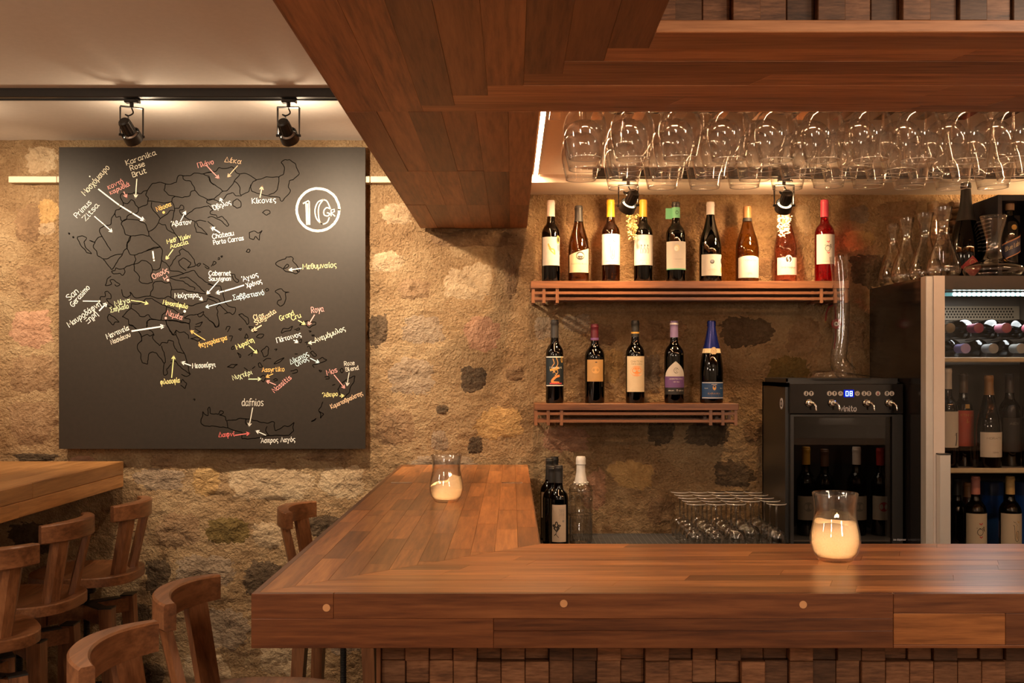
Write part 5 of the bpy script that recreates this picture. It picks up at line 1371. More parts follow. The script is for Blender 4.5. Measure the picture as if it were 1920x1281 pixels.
# bottles beside the bar return
flower = [('s', [(-0.010+0.011*math.cos(a)*(1+0.4*math.sin(5*a)), 0.085+0.013*math.sin(a)*(1+0.3*math.cos(4*a))) for a in np.linspace(0, 2*PI, 26)], 0.0042, 'ink', 1), ('s', [(-0.018, 0.09), (-0.010, 0.082), (-0.002, 0.092), (-0.008, 0.074)], 0.004, 'ink', 1), ('s', [(-0.004, 0.072), (-0.012, 0.058), (-0.002, 0.045)], 0.002, 'ink', 1), ('s', [(-0.012, 0.058), (-0.018, 0.052)], 0.003, 'ink')]
def cbot(px, top, D): return (PX(px, D), D, ZC), PZ(top, D)-ZC
loc, h = cbot(1047.5, 872.5, 3.885)
bottle('wine_bottle', 'black wine bottle with a flower drawing on its beige label beside the bar return', loc, h, 0.0365, 'bordeaux', 'g_black', (0.030, 0.029, 0.030), 0.79,
  [dict(hw=0.0285, z0=0.028, z1=PZ(947, 3.85)-ZC, c=(0.60, 0.48, 0.38), p=flower+[('t', 'TXINO', 0.010, 0.142, 0.0048, 'grey', 0.022), ('t', 'NEWO', 0.010, 0.134, 0.0048, 'grey', 0.022), ('t', '2018', 0.010, 0.1245, 0.0052, 'grey', 0.022), ('l', 0.010, 0.120, 0.022, 3, 0.003, 'grey'), ('d', 0.016, 0.105, 0.0042, 0.0042, 'grey')])], 'bottles on the back counter')
loc, h = cbot(1035.5, 874, 3.975)
bottle('wine_bottle', 'black wine bottle directly behind the one with the flower label', loc, h, 0.0365, 'bordeaux', 'g_black', (0.030, 0.029, 0.030), 0.79, [], 'bottles on the back counter')
loc, h = cbot(1030.5, 859, 4.07)
bottle('wine_bottle', 'taller black bottle with glossy ringed capsule next to the bar return', loc, h, 0.036, 'bordeaux', 'g_black', (0.012, 0.012, 0.012), 0.74, [dict(hw=0.04, z0=0.09, z1=0.19, c=(0.46, 0.36, 0.28), p=[])], 'bottles on the back counter', ring=(0.90, 0.92, 'ink'))
loc, h = cbot(1040, 856.5, 4.155)
bottle('wine_bottle', 'hindmost black bottle by the wall beside the bar return', loc, h, 0.036, 'bordeaux', 'g_black', (0.012, 0.012, 0.012), 0.76, [], 'bottles on the back counter')
# embossed clear bottle with white foil
D = 3.99; t = thing('embossed_glass_bottle', 'clear embossed glass bottle with white foil neck beside the black bottles', 'bottle', (PX(1089, D), D, ZC))
R = 0.0445; zt = PZ(855.5, D)-ZC; zsh = PZ(915, D)-ZC
pr = [(0, 0.012), (R*0.8, 0.002), (R*0.92, 0), (R*0.96, 0.006), (R*0.96, zsh*0.48), (R*1.0, zsh*0.5), (R*1.0, zsh*0.97), (R*0.93, zsh*1.03), (R*0.7, zsh*1.08), (0.021, zsh*1.11), (0.018, zsh*1.2)]
body = obj('glass_body', MB().lathe(pr, 36), M['clear2'], t, smooth=True, angle=0.6)
mb = MB()
for k in range(26):
    a = 2*PI*k/26; c, s = math.cos(a), math.sin(a)
    mb.tube([(R*0.97*c, R*0.97*s, 0.014), (R*0.97*c, R*0.97*s, zsh*0.46)], 0.0024, 6)
obj('flutes', mb, M['clear2'], body, smooth=True)
mb = MB()
for row in range(2):
    for k in range(44):
        a = 2*PI*(k+0.5*row)/44
        mb.lathe([(0, -0.0028), (0.0026, -0.001), (0.0026, 0.001), (0, 0.0028)], 6, (R*1.005*math.cos(a), R*1.005*math.sin(a), zsh*(0.955 if row == 0 else 0.525)))
for k in range(9):
    a0 = 2*PI*k/9; zc_ = zsh*0.74
    for sgn in (-1, 1):
        pts = []
        for i in range(13):
            q_ = i/12*5.2; rr_ = 0.0125*(1-i/17); u = a0+sgn*(0.012+rr_*math.cos(q_))/R; pts.append((R*1.005*math.cos(u), R*1.005*math.sin(u), zc_+0.012+sgn*0.0+rr_*math.sin(q_)*1.1))
        mb.tube(pts, 0.0016, 5)
    mb.tube([(R*1.005*math.cos(a0), R*1.005*math.sin(a0), zsh*0.56), (R*1.005*math.cos(a0), R*1.005*math.sin(a0), zsh*0.93)], 0.0016, 5)
obj('relief', mb, M['clear2'], body, smooth=True)
fo = plain('white_foil', (0.74, 0.70, 0.66), 0.42, 0.15)
obj('foil_neck', MB().lathe([(0.0255, zsh*1.075), (0.0245, zsh*1.11), (0.0205, zsh*1.2), (0.0175, zt-0.062), (0.0165, zt-0.034), (0.0195, zt-0.030), (0.0185, zt-0.02), (0.0190, zt-0.008), (0.016, zt-0.001), (0, zt)], 20), fo, t, smooth=True, angle=0.5)
mb = MB()
for k in range(14):
    a = 2*PI*k/14; mb.lathe([(0, -0.004), (0.005, 0), (0, 0.004)], 5, (0.026*math.cos(a), 0.026*math.sin(a), zsh*1.085+0.003*(-1)**k))
obj('foil_hem', mb, fo, t)

# ------------------------------------------------------------------ candles in glass jars
def wax_mat():
    m = bpy.data.materials.new('candle_wax'); m.use_nodes = True; nt = m.node_tree; Lk = nt.links.new
    nt.nodes.remove(nt.nodes['Principled BSDF'])
    no = N(nt, 'ShaderNodeTexNoise'); no.inputs['Scale'].default_value = 40
    r = ramp(nt, [(0.3, (0.86, 0.70, 0.50)), (0.7, (0.93, 0.80, 0.62))]); Lk(no.outputs['Fac'], r.inputs['Fac'])
    a = N(nt, 'ShaderNodeBsdfDiffuse'); b = N(nt, 'ShaderNodeBsdfTranslucent'); mx = N(nt, 'ShaderNodeMixShader'); mx.inputs[0].default_value = 0.55
    Lk(r.outputs['Color'], a.inputs['Color']); Lk(r.outputs['Color'], b.inputs['Color'])
    Lk(a.outputs[0], mx.inputs[1]); Lk(b.outputs[0], mx.inputs[2]); Lk(mx.outputs[0], nt.nodes['Material Output'].inputs['Surface']); return m
M['wax'] = wax_mat(); FLAME = emitter('candle_flame', (1.0, 0.62, 0.22), 60.0)
def candle(label, x, y, wax_h, slope, fx, fz, power, hill=0.0):
    t = thing('candle_jar', label, 'candle', (x, y, TOP))
    outer = [(0.0, 0.0), (0.0315, 0.0), (0.0345, 0.002), (0.037, 0.006), (0.0445, 0.018), (0.0495, 0.036), (0.0490, 0.052), (0.0450, 0.072), (0.0415, 0.090), (0.0410, 0.104), (0.0425, 0.120), (0.0447, 0.1325), (0.0452, 0.1355), (0.0440, 0.1375), (0.0425, 0.1355)]
    inner = [(0.0405, 0.120), (0.0392, 0.104), (0.0397, 0.090), (0.0430, 0.072), (0.0470, 0.052), (0.0474, 0.036), (0.0425, 0.018), (0.036, 0.010), (0.0, 0.009)]
    obj('jar', MB().lathe(outer[:5]+smooth_pts(outer[4:12], 3)[1:]+outer[12:]+inner, 40), M['clear'], t, smooth=True, angle=1.0)
    rin = lambda z: float(np.interp(z, [0.009, 0.018, 0.036, 0.052, 0.072, 0.09, 0.104, 0.12], [0.034, 0.0420, 0.0468, 0.0464, 0.0424, 0.0391, 0.0387, 0.040]))
    seg = 40; vs = []; fs = []
    def top(a):   # wax height at the wall of the jar
        return wax_h+slope*math.cos(a)+0.003*math.sin(3*a+1)
    rings = []
    for z in np.linspace(0, 1, 9):
        row = []
        for k in range(seg):
            a = 2*PI*k/seg; zt_ = 0.0095+(top(a)-0.0095)*z; r = rin(zt_)-0.0006; row.append(len(vs)); vs.append((r*math.cos(a), r*math.sin(a), zt_))
        rings.append(row)
    for q_ in (0.93, 0.82, 0.66, 0.5, 0.34, 0.18, 0.0):
        row = []
        for k in range(seg if q_ else 1):
            a = 2*PI*k/seg; r = rin(top(a))*q_; x_, y_ = r*math.cos(a), r*math.sin(a)
            d2 = ((x_-fx)**2+(y_+0.004)**2)/0.022**2
            z = wax_h+slope*x_/0.045+hill*math.exp(-((x_-0.012)**2+y_*y_)/0.02**2)-0.034*math.exp(-d2)
            row.append(len(vs)); vs.append((x_, y_, z))
        rings.append(row)
    for a_, b_ in zip(rings, rings[1:]):
        for k in range(seg):
            k2 = (k+1) % seg
            fs.append((a_[k], a_[k2], b_[k2], b_[k]) if len(b_) > 1 else (a_[k], a_[k2], b_[0]))
    fs.append(tuple(rings[0][::-1]))
    obj('wax', MB().add(vs, fs), M['wax'], t, smooth=True, angle=1.2)
    zw = fz
    obj('wick', MB().tube([(fx, -0.004, zw-0.012), (fx+0.001, -0.004, zw+0.001)], 0.0008, 6), M['black'], t)
    fl = obj('flame', MB().lathe([(0, zw-0.001), (0.0034, zw+0.004), (0.0042, zw+0.008), (0.0028, zw+0.015), (0.001, zw+0.021), (0, zw+0.024)], 12, (fx, -0.004, 0)), FLAME, t, smooth=True)
    d = bpy.data.lights.new('candle_light', 'POINT'); d.energy = power; d.color = (1.0, 0.58, 0.24); d.shadow_soft_size = 0.006
    lo = bpy.data.objects.new('candle_light', d); lo.location = (x+fx, y-0.004, TOP+zw+0.010); COL.objects.link(lo)
    # added lamp inside the wax, standing in for flame light it scatters
    d2_ = bpy.data.lights.new('candle_light', 'POINT'); d2_.energy = power*0.13; d2_.color = (1.0, 0.60, 0.27); d2_.shadow_soft_size = 0.008
    lo = bpy.data.objects.new('candle_light', d2_); lo.location = (x+fx*0.5, y, TOP+zw-0.010); COL.objects.link(lo)
candle('burning candle in a glass jar on the bar return near the wall', PX(837, 3.03), 3.03, 0.060, 0.012, -0.018, 0.034, 1.2, hill=0.018)
candle('burning candle in a glass jar at the front of the bar on the right', PX(1566, 2.10), 2.10, 0.078, -0.002, -0.006, 0.050, 1.3, hill=0.004)

# ------------------------------------------------------------------ wine dispenser
DF, DB = 3.80, 4.17; dxl, dxr = PX(1475, DF), 1.430; dzt = PZ(718, DF)
dp = thing('wine_dispenser', 'black four-tap wine dispenser with glass door and blue display', 'wine dispenser', (0, 0, 0))
fr = DF+0.02
sh = MB()
sh.box(dxl, dxl+0.016, fr, DB, ZC, dzt); sh.box(dxr-0.016, dxr, fr, DB, ZC, dzt); sh.box(dxl, dxr, DB-0.016, DB, ZC, dzt); sh.box(dxl, dxr, fr, DB, dzt-0.016, dzt); sh.box(dxl, dxr, fr, DB, ZC, ZC+0.03)
obj('casing', sh, M['blacks'], dp)
zp0 = PZ(776, DF)
obj('control_panel', MB().box(dxl+0.012, dxr, DF, fr, zp0, dzt-0.004), M['gloss'], dp, bevel=0.002)
gx0, gx1 = dxl+0.014, 1.428
zdoor0 = ZC+0.002
for (a, b, c, d_) in ((gx0, gx0+0.012, zdoor0, zp0-0.003), (PX(1673, DF), gx1, zdoor0, zp0-0.003), (gx0+0.012, PX(1673, DF), zdoor0, zdoor0+0.02), (gx0+0.012, PX(1673, DF), zp0-0.010, zp0-0.003)):
    obj('door_frame', MB().box(a, b, DF, fr, c, d_), M['blacks'], dp)
obj('door_glass', MB().box(gx0+0.012, PX(1673, DF), DF+0.004, DF+0.006, zdoor0+0.02, zp0-0.010), M['pane2'], dp)
obj('inner_shelf', MB().box(dxl+0.018, dxr-0.018, fr+0.01, DB-0.02, PZ(1010, 3.9), PZ(1007, 3.9)), M['steel'], dp)
obj('inner_panel', MB().box(dxl+0.018, dxr-0.018, fr+0.06, fr+0.066, zp0-0.045, zp0), M['black'], dp)
tr_ = MB(); ty0, ty1 = DF+0.02, DB-0.03; tx0, tx1_ = PX(1477, DF), PX(1690, DF)
tr_.box(tx0, tx1_, ty0, ty1, dzt, dzt+0.003).box(tx0, tx1_, ty0, ty0+0.006, dzt+0.003, dzt+0.016).box(tx0, tx1_, ty1-0.006, ty1, dzt+0.003, dzt+0.016).box(tx0, tx0+0.006, ty0, ty1, dzt+0.003, dzt+0.016).box(tx1_-0.006, tx1_, ty0, ty1, dzt+0.003, dzt+0.016)
tray = tag(obj('serving_tray', tr_, M['blacks']), 'shallow black tray lying on top of the wine dispenser', 'tray')
FD_ = lambda lift: (lambda px, py: (PX(px, DF), DF-lift, PZ(py, DF)))
fd = FD_(0.0009)
btn = plain('button_white', (0.55, 0.50, 0.46), 0.5)
for i, px in enumerate((1511.5, 1521, 1555, 1564.5, 1576, 1607.5, 1620, 1629, 1646, 1663, 1672)):
    bt = obj('button', MB().lathe([(0, 0), (0.0088, 0), (0.0088, 0.002), (0, 0.002)], 14, (PX(px, DF), DF+0.0005, PZ(738, DF)), M=Matrix.Rotation(PI/2, 4, 'X')), btn, dp)
    mb = MB(); f3 = FD_(0.0021)
    if i in (4, 5): ribbon(mb, [(px-2, 738+(1 if i == 4 else -1)), (px, 736 if i == 4 else 740), (px+2, 738+(1 if i == 4 else -1))], 1.2, f3)
    else: ribbon(mb, [(px, 735.6), (px, 740.4)], 1.6, f3); disc(mb, px, 736.5 if i % 2 else 739.5, 1.5, 1.5, f3)
    obj('symbol', mb, pmat('red' if i == 8 else 'ink'), bt)
mb = MB()
def seg7(mb, px, py, on, fn, w=4.2, h=8.4, t=1.15):
    S = {'a': [(0, 0), (w, 0)], 'b': [(w, 0), (w, h/2)], 'c': [(w, h/2), (w, h)], 'd': [(0, h), (w, h)], 'e': [(0, h/2), (0, h)], 'f': [(0, 0), (0, h/2)], 'g': [(0, h/2), (w, h/2)]}
    for k in on: ribbon(mb, [(px+x, py+y) for x, y in S[k]], t, fn)
dsp = obj('display', MB().box(PX(1582, DF), PX(1601, DF), DF-0.0008, DF, PZ(745, DF), PZ(731, DF)), emitter('display_blue_glow', (0.01, 0.03, 1.0), 0.5), dp)
seg7(mb, 1586, 734, 'abcdef', FD_(0.0013)); seg7(mb, 1593.5, 734, 'abcdefg', FD_(0.0013))
obj('digits', mb, emitter('display_digits', (0.30, 0.50, 1.0), 6.0), dsp)
for px in (1517, 1560, 1625, 1667):
    x, z = PX(px, DF), PZ(756, DF); tp = obj('tap', MB().lathe([(0, -0.006), (0.0135, -0.006), (0.0145, 0.0), (0.0145, 0.010), (0.0105, 0.014), (0.0095, 0.020), (0, 0.021)], 20, (x, DF+0.002, z), M=Matrix.Rotation(PI/2, 4, 'X')), M['chrome'], dp, smooth=True, angle=0.6)
    obj('spout', MB().tube([(x, DF-0.018, z), (x+0.008, DF-0.030, z+0.001), (x+0.014, DF-0.036, z-0.008), (x+0.016, DF-0.036, z-0.026)], [0.0045, 0.0042, 0.004, 0.0034], 10), M['chrome'], tp, smooth=True)
mb = MB(); st, wd = text_strokes('vinito')
for p in st: ribbon(mb, [(1576+u*30/wd, 771-v*0.66) for u, v in p], 1.5, fd)
obj('logo_lettering', mb, pmat('silver'), dp)
mb = MB(); st, wd = text_strokes('Wine dispenser')
f4 = FD_(0.0009)
for p in st: ribbon(mb, [(1675+u*24/wd, 1013.5-v*0.22) for u, v in p], 0.6, f4)
obj('logo_lettering', mb, pmat('silver'), dp)
mb = MB()
zb_ = PZ(757, 3.87); 
bd = obj('badge', MB().lathe([(0, 0), (0.021, 0), (0.021, 0.002), (0, 0.002)], 24, (dxl+0.0005, 3.87, zb_), M=Matrix.Rotation(-PI/2, 4, 'Y')), pmat('silver'), dp)
obj('badge_mark', MB().lathe([(0.006, 0), (0.013, 0), (0.013, 0.0006), (0.006, 0.0006)], 20, (dxl-0.0014, 3.87, zb_), M=Matrix.Rotation(-PI/2, 4, 'Y')), pmat('ink'), bd)
area_light('dispenser_fill_light', ((dxl+dxr)/2, DF+0.10, zp0-0.02), 0.12, 0.15, WARM2)  # added light that lifts the dark inside so the bottles show
ZI = PZ(1007, 3.9)+0.0005
for px, top, cap, lab in ((1511, 838, (0.55, 0.30, 0.04), 'bottle with yellow capsule behind the dispenser glass door'), (1546, 842, (0.10, 0.05, 0.03), 'bottle with brown capsule behind the dispenser glass door'), (1606, 838, (0.62, 0.52, 0.46), 'bottle with white neck band behind the dispenser glass door'), (1651, 840, (0.40, 0.03, 0.025), 'bottle with red capsule behind the dispenser glass door')):
    bottle('wine_bottle', lab, (PX(px, 3.95), 3.95, ZI), PZ(top, 3.95)-ZI, 0.036, 'bordeaux', 'g_black', cap, 0.80, [dict(hw=0.045, z0=0.06, z1=0.15, c=(0.50, 0.44, 0.37), p=[('d', 0.0, 0.11, 0.018, 0.018, 'red' if px == 1651 else 'grey'), ('l', 0, 0.08, 0.04, 3, 0.006, 'ink')])], 'bottles inside the wine dispenser')

# tall bent decanter on the tray
D = 3.86; zt0 = dzt+0.003
dk = thing('bent_decanter', 'tall bent-neck glass decanter standing on the wine dispenser', 'decanter', (0, 0, 0))
pth = [(1572, 480, 16.5), (1574, 500, 16), (1577, 540, 15.5), (1578, 590, 14.5), (1576, 640, 14.5), (1572, 668, 15), (1574, 682, 17), (1582, 694, 18), (1596, 703, 15)]
s_ = [(a[0], a[1]) for a in pth]; sm = smooth_pts(s_, 4); rr = [a[2] for a in pth]
rs = [float(np.interp(i/(len(sm)-1), np.linspace(0, 1, len(rr)), rr))*D/FPX for i in range(len(sm))]
obj('neck', MB().tube([PT(a, b, D) for a, b in sm], rs, 20, cap=False), M['clear'], dk, smooth=True)
bpts = [(1512, 1), (1516, 9), (1526, 14), (1545, 15), (1565, 14.5), (1590, 12), (1620, 8.5), (1650, 5.5), (1672, 3.5), (1678, 1)]
sm = smooth_pts([(float(a), float(b)) for a, b in bpts], 3)
mb = MB()
zc_b = zt0+0.026
vs = []; fs = []; sg = 20
for (a, r) in sm:
    x = PX(a, D); r = max(r, 0.4)*D/FPX
    zc2 = zt0+0.0012+r*0.72
    for k in range(sg):
        q_ = 2*PI*k/sg; vs.append((x, D-0.01+r*2.0*math.cos(q_), zc2+r*0.72*math.sin(q_)))
for i in range(len(sm)-1):
    for k in range(sg):
        k2 = (k+1) % sg; fs.append((i*sg+k, i*sg+k2, (i+1)*sg+k2, (i+1)*sg+k))
fs.append(tuple(range(sg))); fs.append(tuple((len(sm)-1)*sg+k for k in range(sg-1, -1, -1)))
obj('base_bulb', mb.add(vs, fs), M['clear'], dk, smooth=True, angle=1.2)
obj('handle_fin', MB().tube([PT(1597, 670, D), PT(1598, 684, D), PT(1602, 700, D), PT(1610, 709, D)], 0.0022, 8), M['clear2'], dk, smooth=True)

# red charm hanging from the upper shelf
D = 4.19; ch = thing('hanging_charm', 'red cord charm with an eye pendant hanging below the upper shelf', 'charm', (0, 0, 0))
redc = paint('red_cord', (0.20, 0.012, 0.012), 0.7)
obj('cord', MB().tube([PT(1568, 566, D), PT(1566, 580, D), PT(1567, 598, D)], 0.004, 8).tube([PT(1567, 617, D), PT(1566, 640, D), PT(1564, 655, D)], 0.003, 8), redc, ch, smooth=True)
obj('cord_loop', MB().tube([PT(1566, 570, D), PT(1554, 576, D), PT(1549, 588, D), PT(1548, 602, D)], 0.003, 8), redc, ch, smooth=True)
obj('bell', MB().lathe([(0, -0.004), (0.004, 0), (0, 0.004)], 10, PT(1548, 604, D)), pmat('gold'), ch)
Rx = Matrix.Rotation(PI/2, 4, 'X')
pn = obj('pendant', MB().lathe([(0, 0), (0.020, 0), (0.021, 0.003), (0.019, 0.007), (0, 0.008)], 26, PT(1568, 607.5, D), M=Rx), paint('pendant_red', (0.35, 0.02, 0.02), 0.3), ch, smooth=True, angle=0.6)
a_ = PT(1568, 607.5, D-0.0085)
obj('eye_white', MB().lathe([(0, 0), (0.0095, 0), (0.0095, 0.001), (0, 0.001)], 20, a_, M=Rx), pmat('white'), pn)
obj('eye_pupil', MB().lathe([(0, 0.001), (0.0035, 0.001), (0.0035, 0.002), (0, 0.002)], 14, a_, M=Rx), pmat('ink'), pn)

# dried flower sprigs hung under the two lit lamps
def sprig(label, px, py, D, hx, hz, colr, n, seed, hook):
    t = thing('dried_flower_sprig', label, 'dried flowers', (0, 0, 0)); r = random.Random(seed)
    c = Vector(PT(px, py, D)); st = MB(); bl = MB(); top_ = Vector(hook)
    st.tube([tuple(top_), tuple(top_*0.4+c*0.6+Vector((0.004, 0, 0))), tuple(c+Vector((0, 0, hz)))], 0.0007, 5)
    for k in range(n):
        u = r.uniform(-1, 1); v = r.uniform(-1, 1); w_ = r.uniform(-1, 1)
        p = c+Vector((hx*u*(0.5+0.5*(v+1)/2), 0.018*w_, hz*v))
        if k % 3 == 0: st.tube([tuple(c+Vector((0, 0, hz*0.9))), tuple((c+p)/2+Vector((0, 0, hz*0.3))), tuple(p)], 0.0005, 4)
        q_ = r.uniform(0.0028, 0.0052)
        bl.lathe([(0, -q_*0.7), (q_, -q_*0.1), (q_*0.7, q_*0.6), (0, q_*0.7)], 6, tuple(p))
    obj('stalks', st, paint('dried_stalk', (0.22, 0.16, 0.06), 0.8), t)
    o = obj('blossoms', bl, paint('blossom_%d' % seed, colr, 0.7), t); o['kind'] = 'stuff'
sprig('sprig of greenish gold dried flowers beside the second yellow-capped bottle', 1186, 424, 4.04, 0.026, 0.052, (0.50, 0.40, 0.14), 90, 1, (PX(1182, TR_Y), TR_Y+0.03, 2.11))
sprig('sprig of pale dried flowers hanging in front of the pale pink bottle', 1470, 424, 4.02, 0.030, 0.040, (0.72, 0.60, 0.42), 110, 2, (PX(1472, TR_Y), TR_Y+0.03, 2.11))

# ------------------------------------------------------------------ tall glass-door wine fridge
FX0, FX1, FY0, FY1, FZ = 1.442, 2.06, 3.66, 4.195, 1.83
fg_ = thing('wine_fridge', 'tall black wine fridge with silver door frame at the right', 'fridge', (0, 0, 0))
obj('side_panel', MB().box(FX0, FX0+0.022, FY0, FY1, 0.0, FZ), M['gloss'], fg_, bevel=0.002)
obj('side_panel', MB().box(FX1-0.022, FX1, FY0, FY1, 0.0, FZ), M['gloss'], fg_, bevel=0.002)
sh = MB().box(FX0+0.022, FX1-0.022, FY1-0.02, FY1, 0, FZ).box(FX0+0.022, FX1-0.022, FY0, FY1-0.02, FZ-0.03, FZ).box(FX0+0.022, FX1-0.022, FY0, FY1-0.02, 0, 0.1)
obj('cabinet', sh, M['gloss'], fg_)
obj('liner', MB().box(FX0+0.0221, FX0+0.024, FY0+0.01, FY1-0.021, 0.1, FZ-0.03).box(FX1-0.024, FX1-0.0221, FY0+0.01, FY1-0.021, 0.1, FZ-0.03).box(FX0+0.024, FX1-0.024, FY1-0.024, FY1-0.021, 0.1, FZ-0.03), paint('fridge_liner', (0.10, 0.075, 0.055), 0.5), fg_)
dy0, dy1 = 3.60, 3.655
gx = PX(1772, dy0)
obj('gasket', MB().box(FX0-0.004, FX0+0.004, dy1, FY0, 0.06, FZ), M['rubber'], fg_)
door = obj('door_stile', MB().box(FX0-0.006, gx, dy0+0.006, dy1, 0.05, FZ), M['steel'], fg_, bevel=0.002)
obj('stile_front', MB().box(FX0+0.018, gx-0.001, dy0, dy0+0.006, 0.05, FZ), plain('rosy_aluminium', (0.66, 0.57, 0.52), 0.42, 0.4, var=0.02), door)
obj('lock', MB().lathe([(0, -0.003), (0.004, -0.003), (0.004, 0.003), (0, 0.003)], 12, (PX(1759, dy0), dy0-0.001, PZ(879, dy0)), M=Matrix.Rotation(PI/2, 4, 'X')), M['black'], door)
obj('door_stile', MB().box(FX1-0.06, FX1+0.004, dy0, dy1, 0.05, FZ), M['steel'], fg_, bevel=0.002)
obj('door_header', MB().box(gx, FX1-0.06, dy0+0.004, dy1, PZ(543, dy0), FZ), M['blacks'], fg_)
obj('door_sill', MB().box(gx, FX1-0.06, dy0+0.004, dy1, 0.05, 0.12), M['blacks'], fg_)
obj('door_glass', MB().box(gx, FX1-0.06, dy0+0.012, dy0+0.016, 0.12, PZ(543, dy0)), M['pane'], fg_)
hy = 3.565
obj('door_handle', MB().box(PX(1763, hy), PX(1783, hy), hy, dy0-0.002, 0.45, PZ(853, hy)), M['steel'], fg_, bevel=0.002)
obj('handle_cap', MB().box(PX(1762.5, hy), PX(1783.5, hy), hy-0.001, dy0-0.001, PZ(853, hy), PZ(851, hy)), M['black'], fg_)
# light bar with single diodes
ly = 3.74; lz = PZ(552, ly)
lb = obj('light_bar', MB().box(PX(1774, ly), FX1-0.03, ly-0.004, ly+0.012, lz-0.006, lz+0.006), plain('light_bar_body', (0.30, 0.50, 0.50), 0.3, emit=(0.25, 0.75, 0.8), estr=0.5), fg_)
de = emitter('cool_diode', (0.78, 0.98, 1.0), 22.0)
dm_ = MB().lathe([(0, 0), (0.0070, 0), (0.0060, 0.002), (0, 0.003)], 12, M=Matrix.Rotation(PI/2, 4, 'X')).mesh('diode', de)
k = 0
while 1789+k*9.1 < 2010:
    x = PX(1789+k*9.1, ly)
    if x > FX1-0.04: break
    link('diode', dm_, lb, (x, ly-0.0042, lz)); k += 1
area_light('fridge_lamp', (1.76, 3.85, FZ-0.04), 0.22, 3.2, (0.85, 0.95, 1.0))
# perforated back panel
pp = obj('perforated_panel', MB().box(FX0+0.03, FX1-0.03, FY1-0.034, FY1-0.030, PZ(600, 4.15), PZ(574, 4.15)), paint('perforated_sheet', (0.30, 0.22, 0.14), 0.5), fg_)
mb = MB()
for r in range(4):
    for c in range(44):
        x = FX0+0.04+c*0.0120+(0.006 if r % 2 else 0)
        if x > FX1-0.04: continue
        mb.lathe([(0, 0), (0.0038, 0)], 6, (x, FY1-0.0342, PZ(579+r*5.2, 4.15)), M=Matrix.Rotation(PI/2, 4, 'X'))
o = obj('holes', mb, M['groove'], pp); o['kind'] = 'stuff'
def fshelf(py, D=3.70):
    z = PZ(py, D); 
    obj('shelf', MB().box(FX0+0.026, FX1-0.026, 3.715, FY1-0.04, z-0.004, z), M['steel'], fg_)
    obj('shelf_front', MB().box(FX0+0.026, FX1-0.026, 3.695, 3.714, z-0.012, z+0.006), plain('shelf_front_%d' % py, (0.55, 0.44, 0.28), 0.5), fg_, bevel=0.003)
    return z
zA = fshelf(673); zB = fshelf(881); zC2 = fshelf(1062)
# bottles lying in the top compartment (necks towards the door)
def lying(label, x, z, cap, gm, ynose=3.725, Hh=0.30, R=0.037):
    t = thing('wine_bottle', label, 'bottle', (x, ynose+Hh, z+R), 0, 'bottles lying in the fridge')
    Rm = Matrix.Rotation(PI/2, 4, 'X')
    pr = prof_bottle('bordeaux', Hh, R)
    obj('glass_body', MB().lathe(pr, 28, M=Rm), M[gm], t, smooth=True, angle=0.9)
    z0 = 0.79*Hh
    obj('capsule', MB().lathe([(0.0168, z0), (0.0165, 0.94*Hh), (0.018, 0.95*Hh), (0.018, Hh), (0.0165, Hh+0.001), (0, Hh+0.001)], 22, M=Rm), paint('capsule_%02d%02d%02d' % tuple(int(v*99) for v in cap), cap, 0.4), t, smooth=True, angle=0.6)
LY = [(1.520, zA, (0.24, 0.16, 0.20), 'g_black', 'lying bottle with dusky pink capsule beside the silver door frame'),
      (1.625, zA, (0.34, 0.27, 0.52), 'g_black', 'lying bottle with lilac capsule in the lower layer'),
      (1.725, zA, (0.25, 0.24, 0.23), 'g_black', 'lying bottle with grey capsule right of the lilac one'),
      (1.825, zA, (0.28, 0.27, 0.25), 'g_black', 'second grey-capped lying bottle from the lilac one'),
      (1.925, zA, (0.28, 0.27, 0.25), 'g_black', 'grey-capped lying bottle farthest from the door handle'),
      (1.570, zA+0.0735, (0.20, 0.16, 0.10), 'g_darkolive', 'upper lying bottle with olive capsule nearest the door frame'),
      (1.672, zA+0.0735, (0.30, 0.05, 0.10), 'g_darkolive', 'upper lying bottle with crimson capsule below the light bar'),
      (1.772, zA+0.0735, (0.34, 0.10, 0.14), 'g_darkolive', 'upper lying bottle with rosy capsule right of the crimson one'),
      (1.872, zA+0.0735, (0.30, 0.06, 0.08), 'g_darkolive', 'upper lying bottle with dark red capsule at the picture edge')]
for x, z, c, gm, lab in LY: lying(lab, x, z+0.0005, c, gm)
def fb(px, D, z, top, R, kind, gm, cap, labs, lab, grp='bottles standing in the fridge'):
    return bottle('wine_bottle', lab, (PX(px, D), D, z), PZ(top, D)-z, R, kind, gm, cap, 0.79, labs, grp)
D = 3.80
def fz(py, z, D=3.765): return PZ(py, D)-z
RED = (0.48, 0.07, 0.035)
fb(1776, 3.76, zB, 690, 0.037, 'bordeaux', 'g_black', (0.5, 0.46, 0.42), [dict(hw=0.045, z0=fz(838, zB), z1=fz(771, zB), c=(0.55, 0.50, 0.43), p=[('s', [(0.020, fz(812, zB)), (0.022, fz(822, zB)), (0.018, fz(834, zB))], 0.005, 'ink', 1), ('s', [(0.014, fz(815, zB)), (0.026, fz(811, zB))], 0.002, 'ink'), ('l', 0.01, fz(785, zB), 0.03, 3, 0.02, 'grey')])], 'standing bottle with off-white figure label beside the door frame')
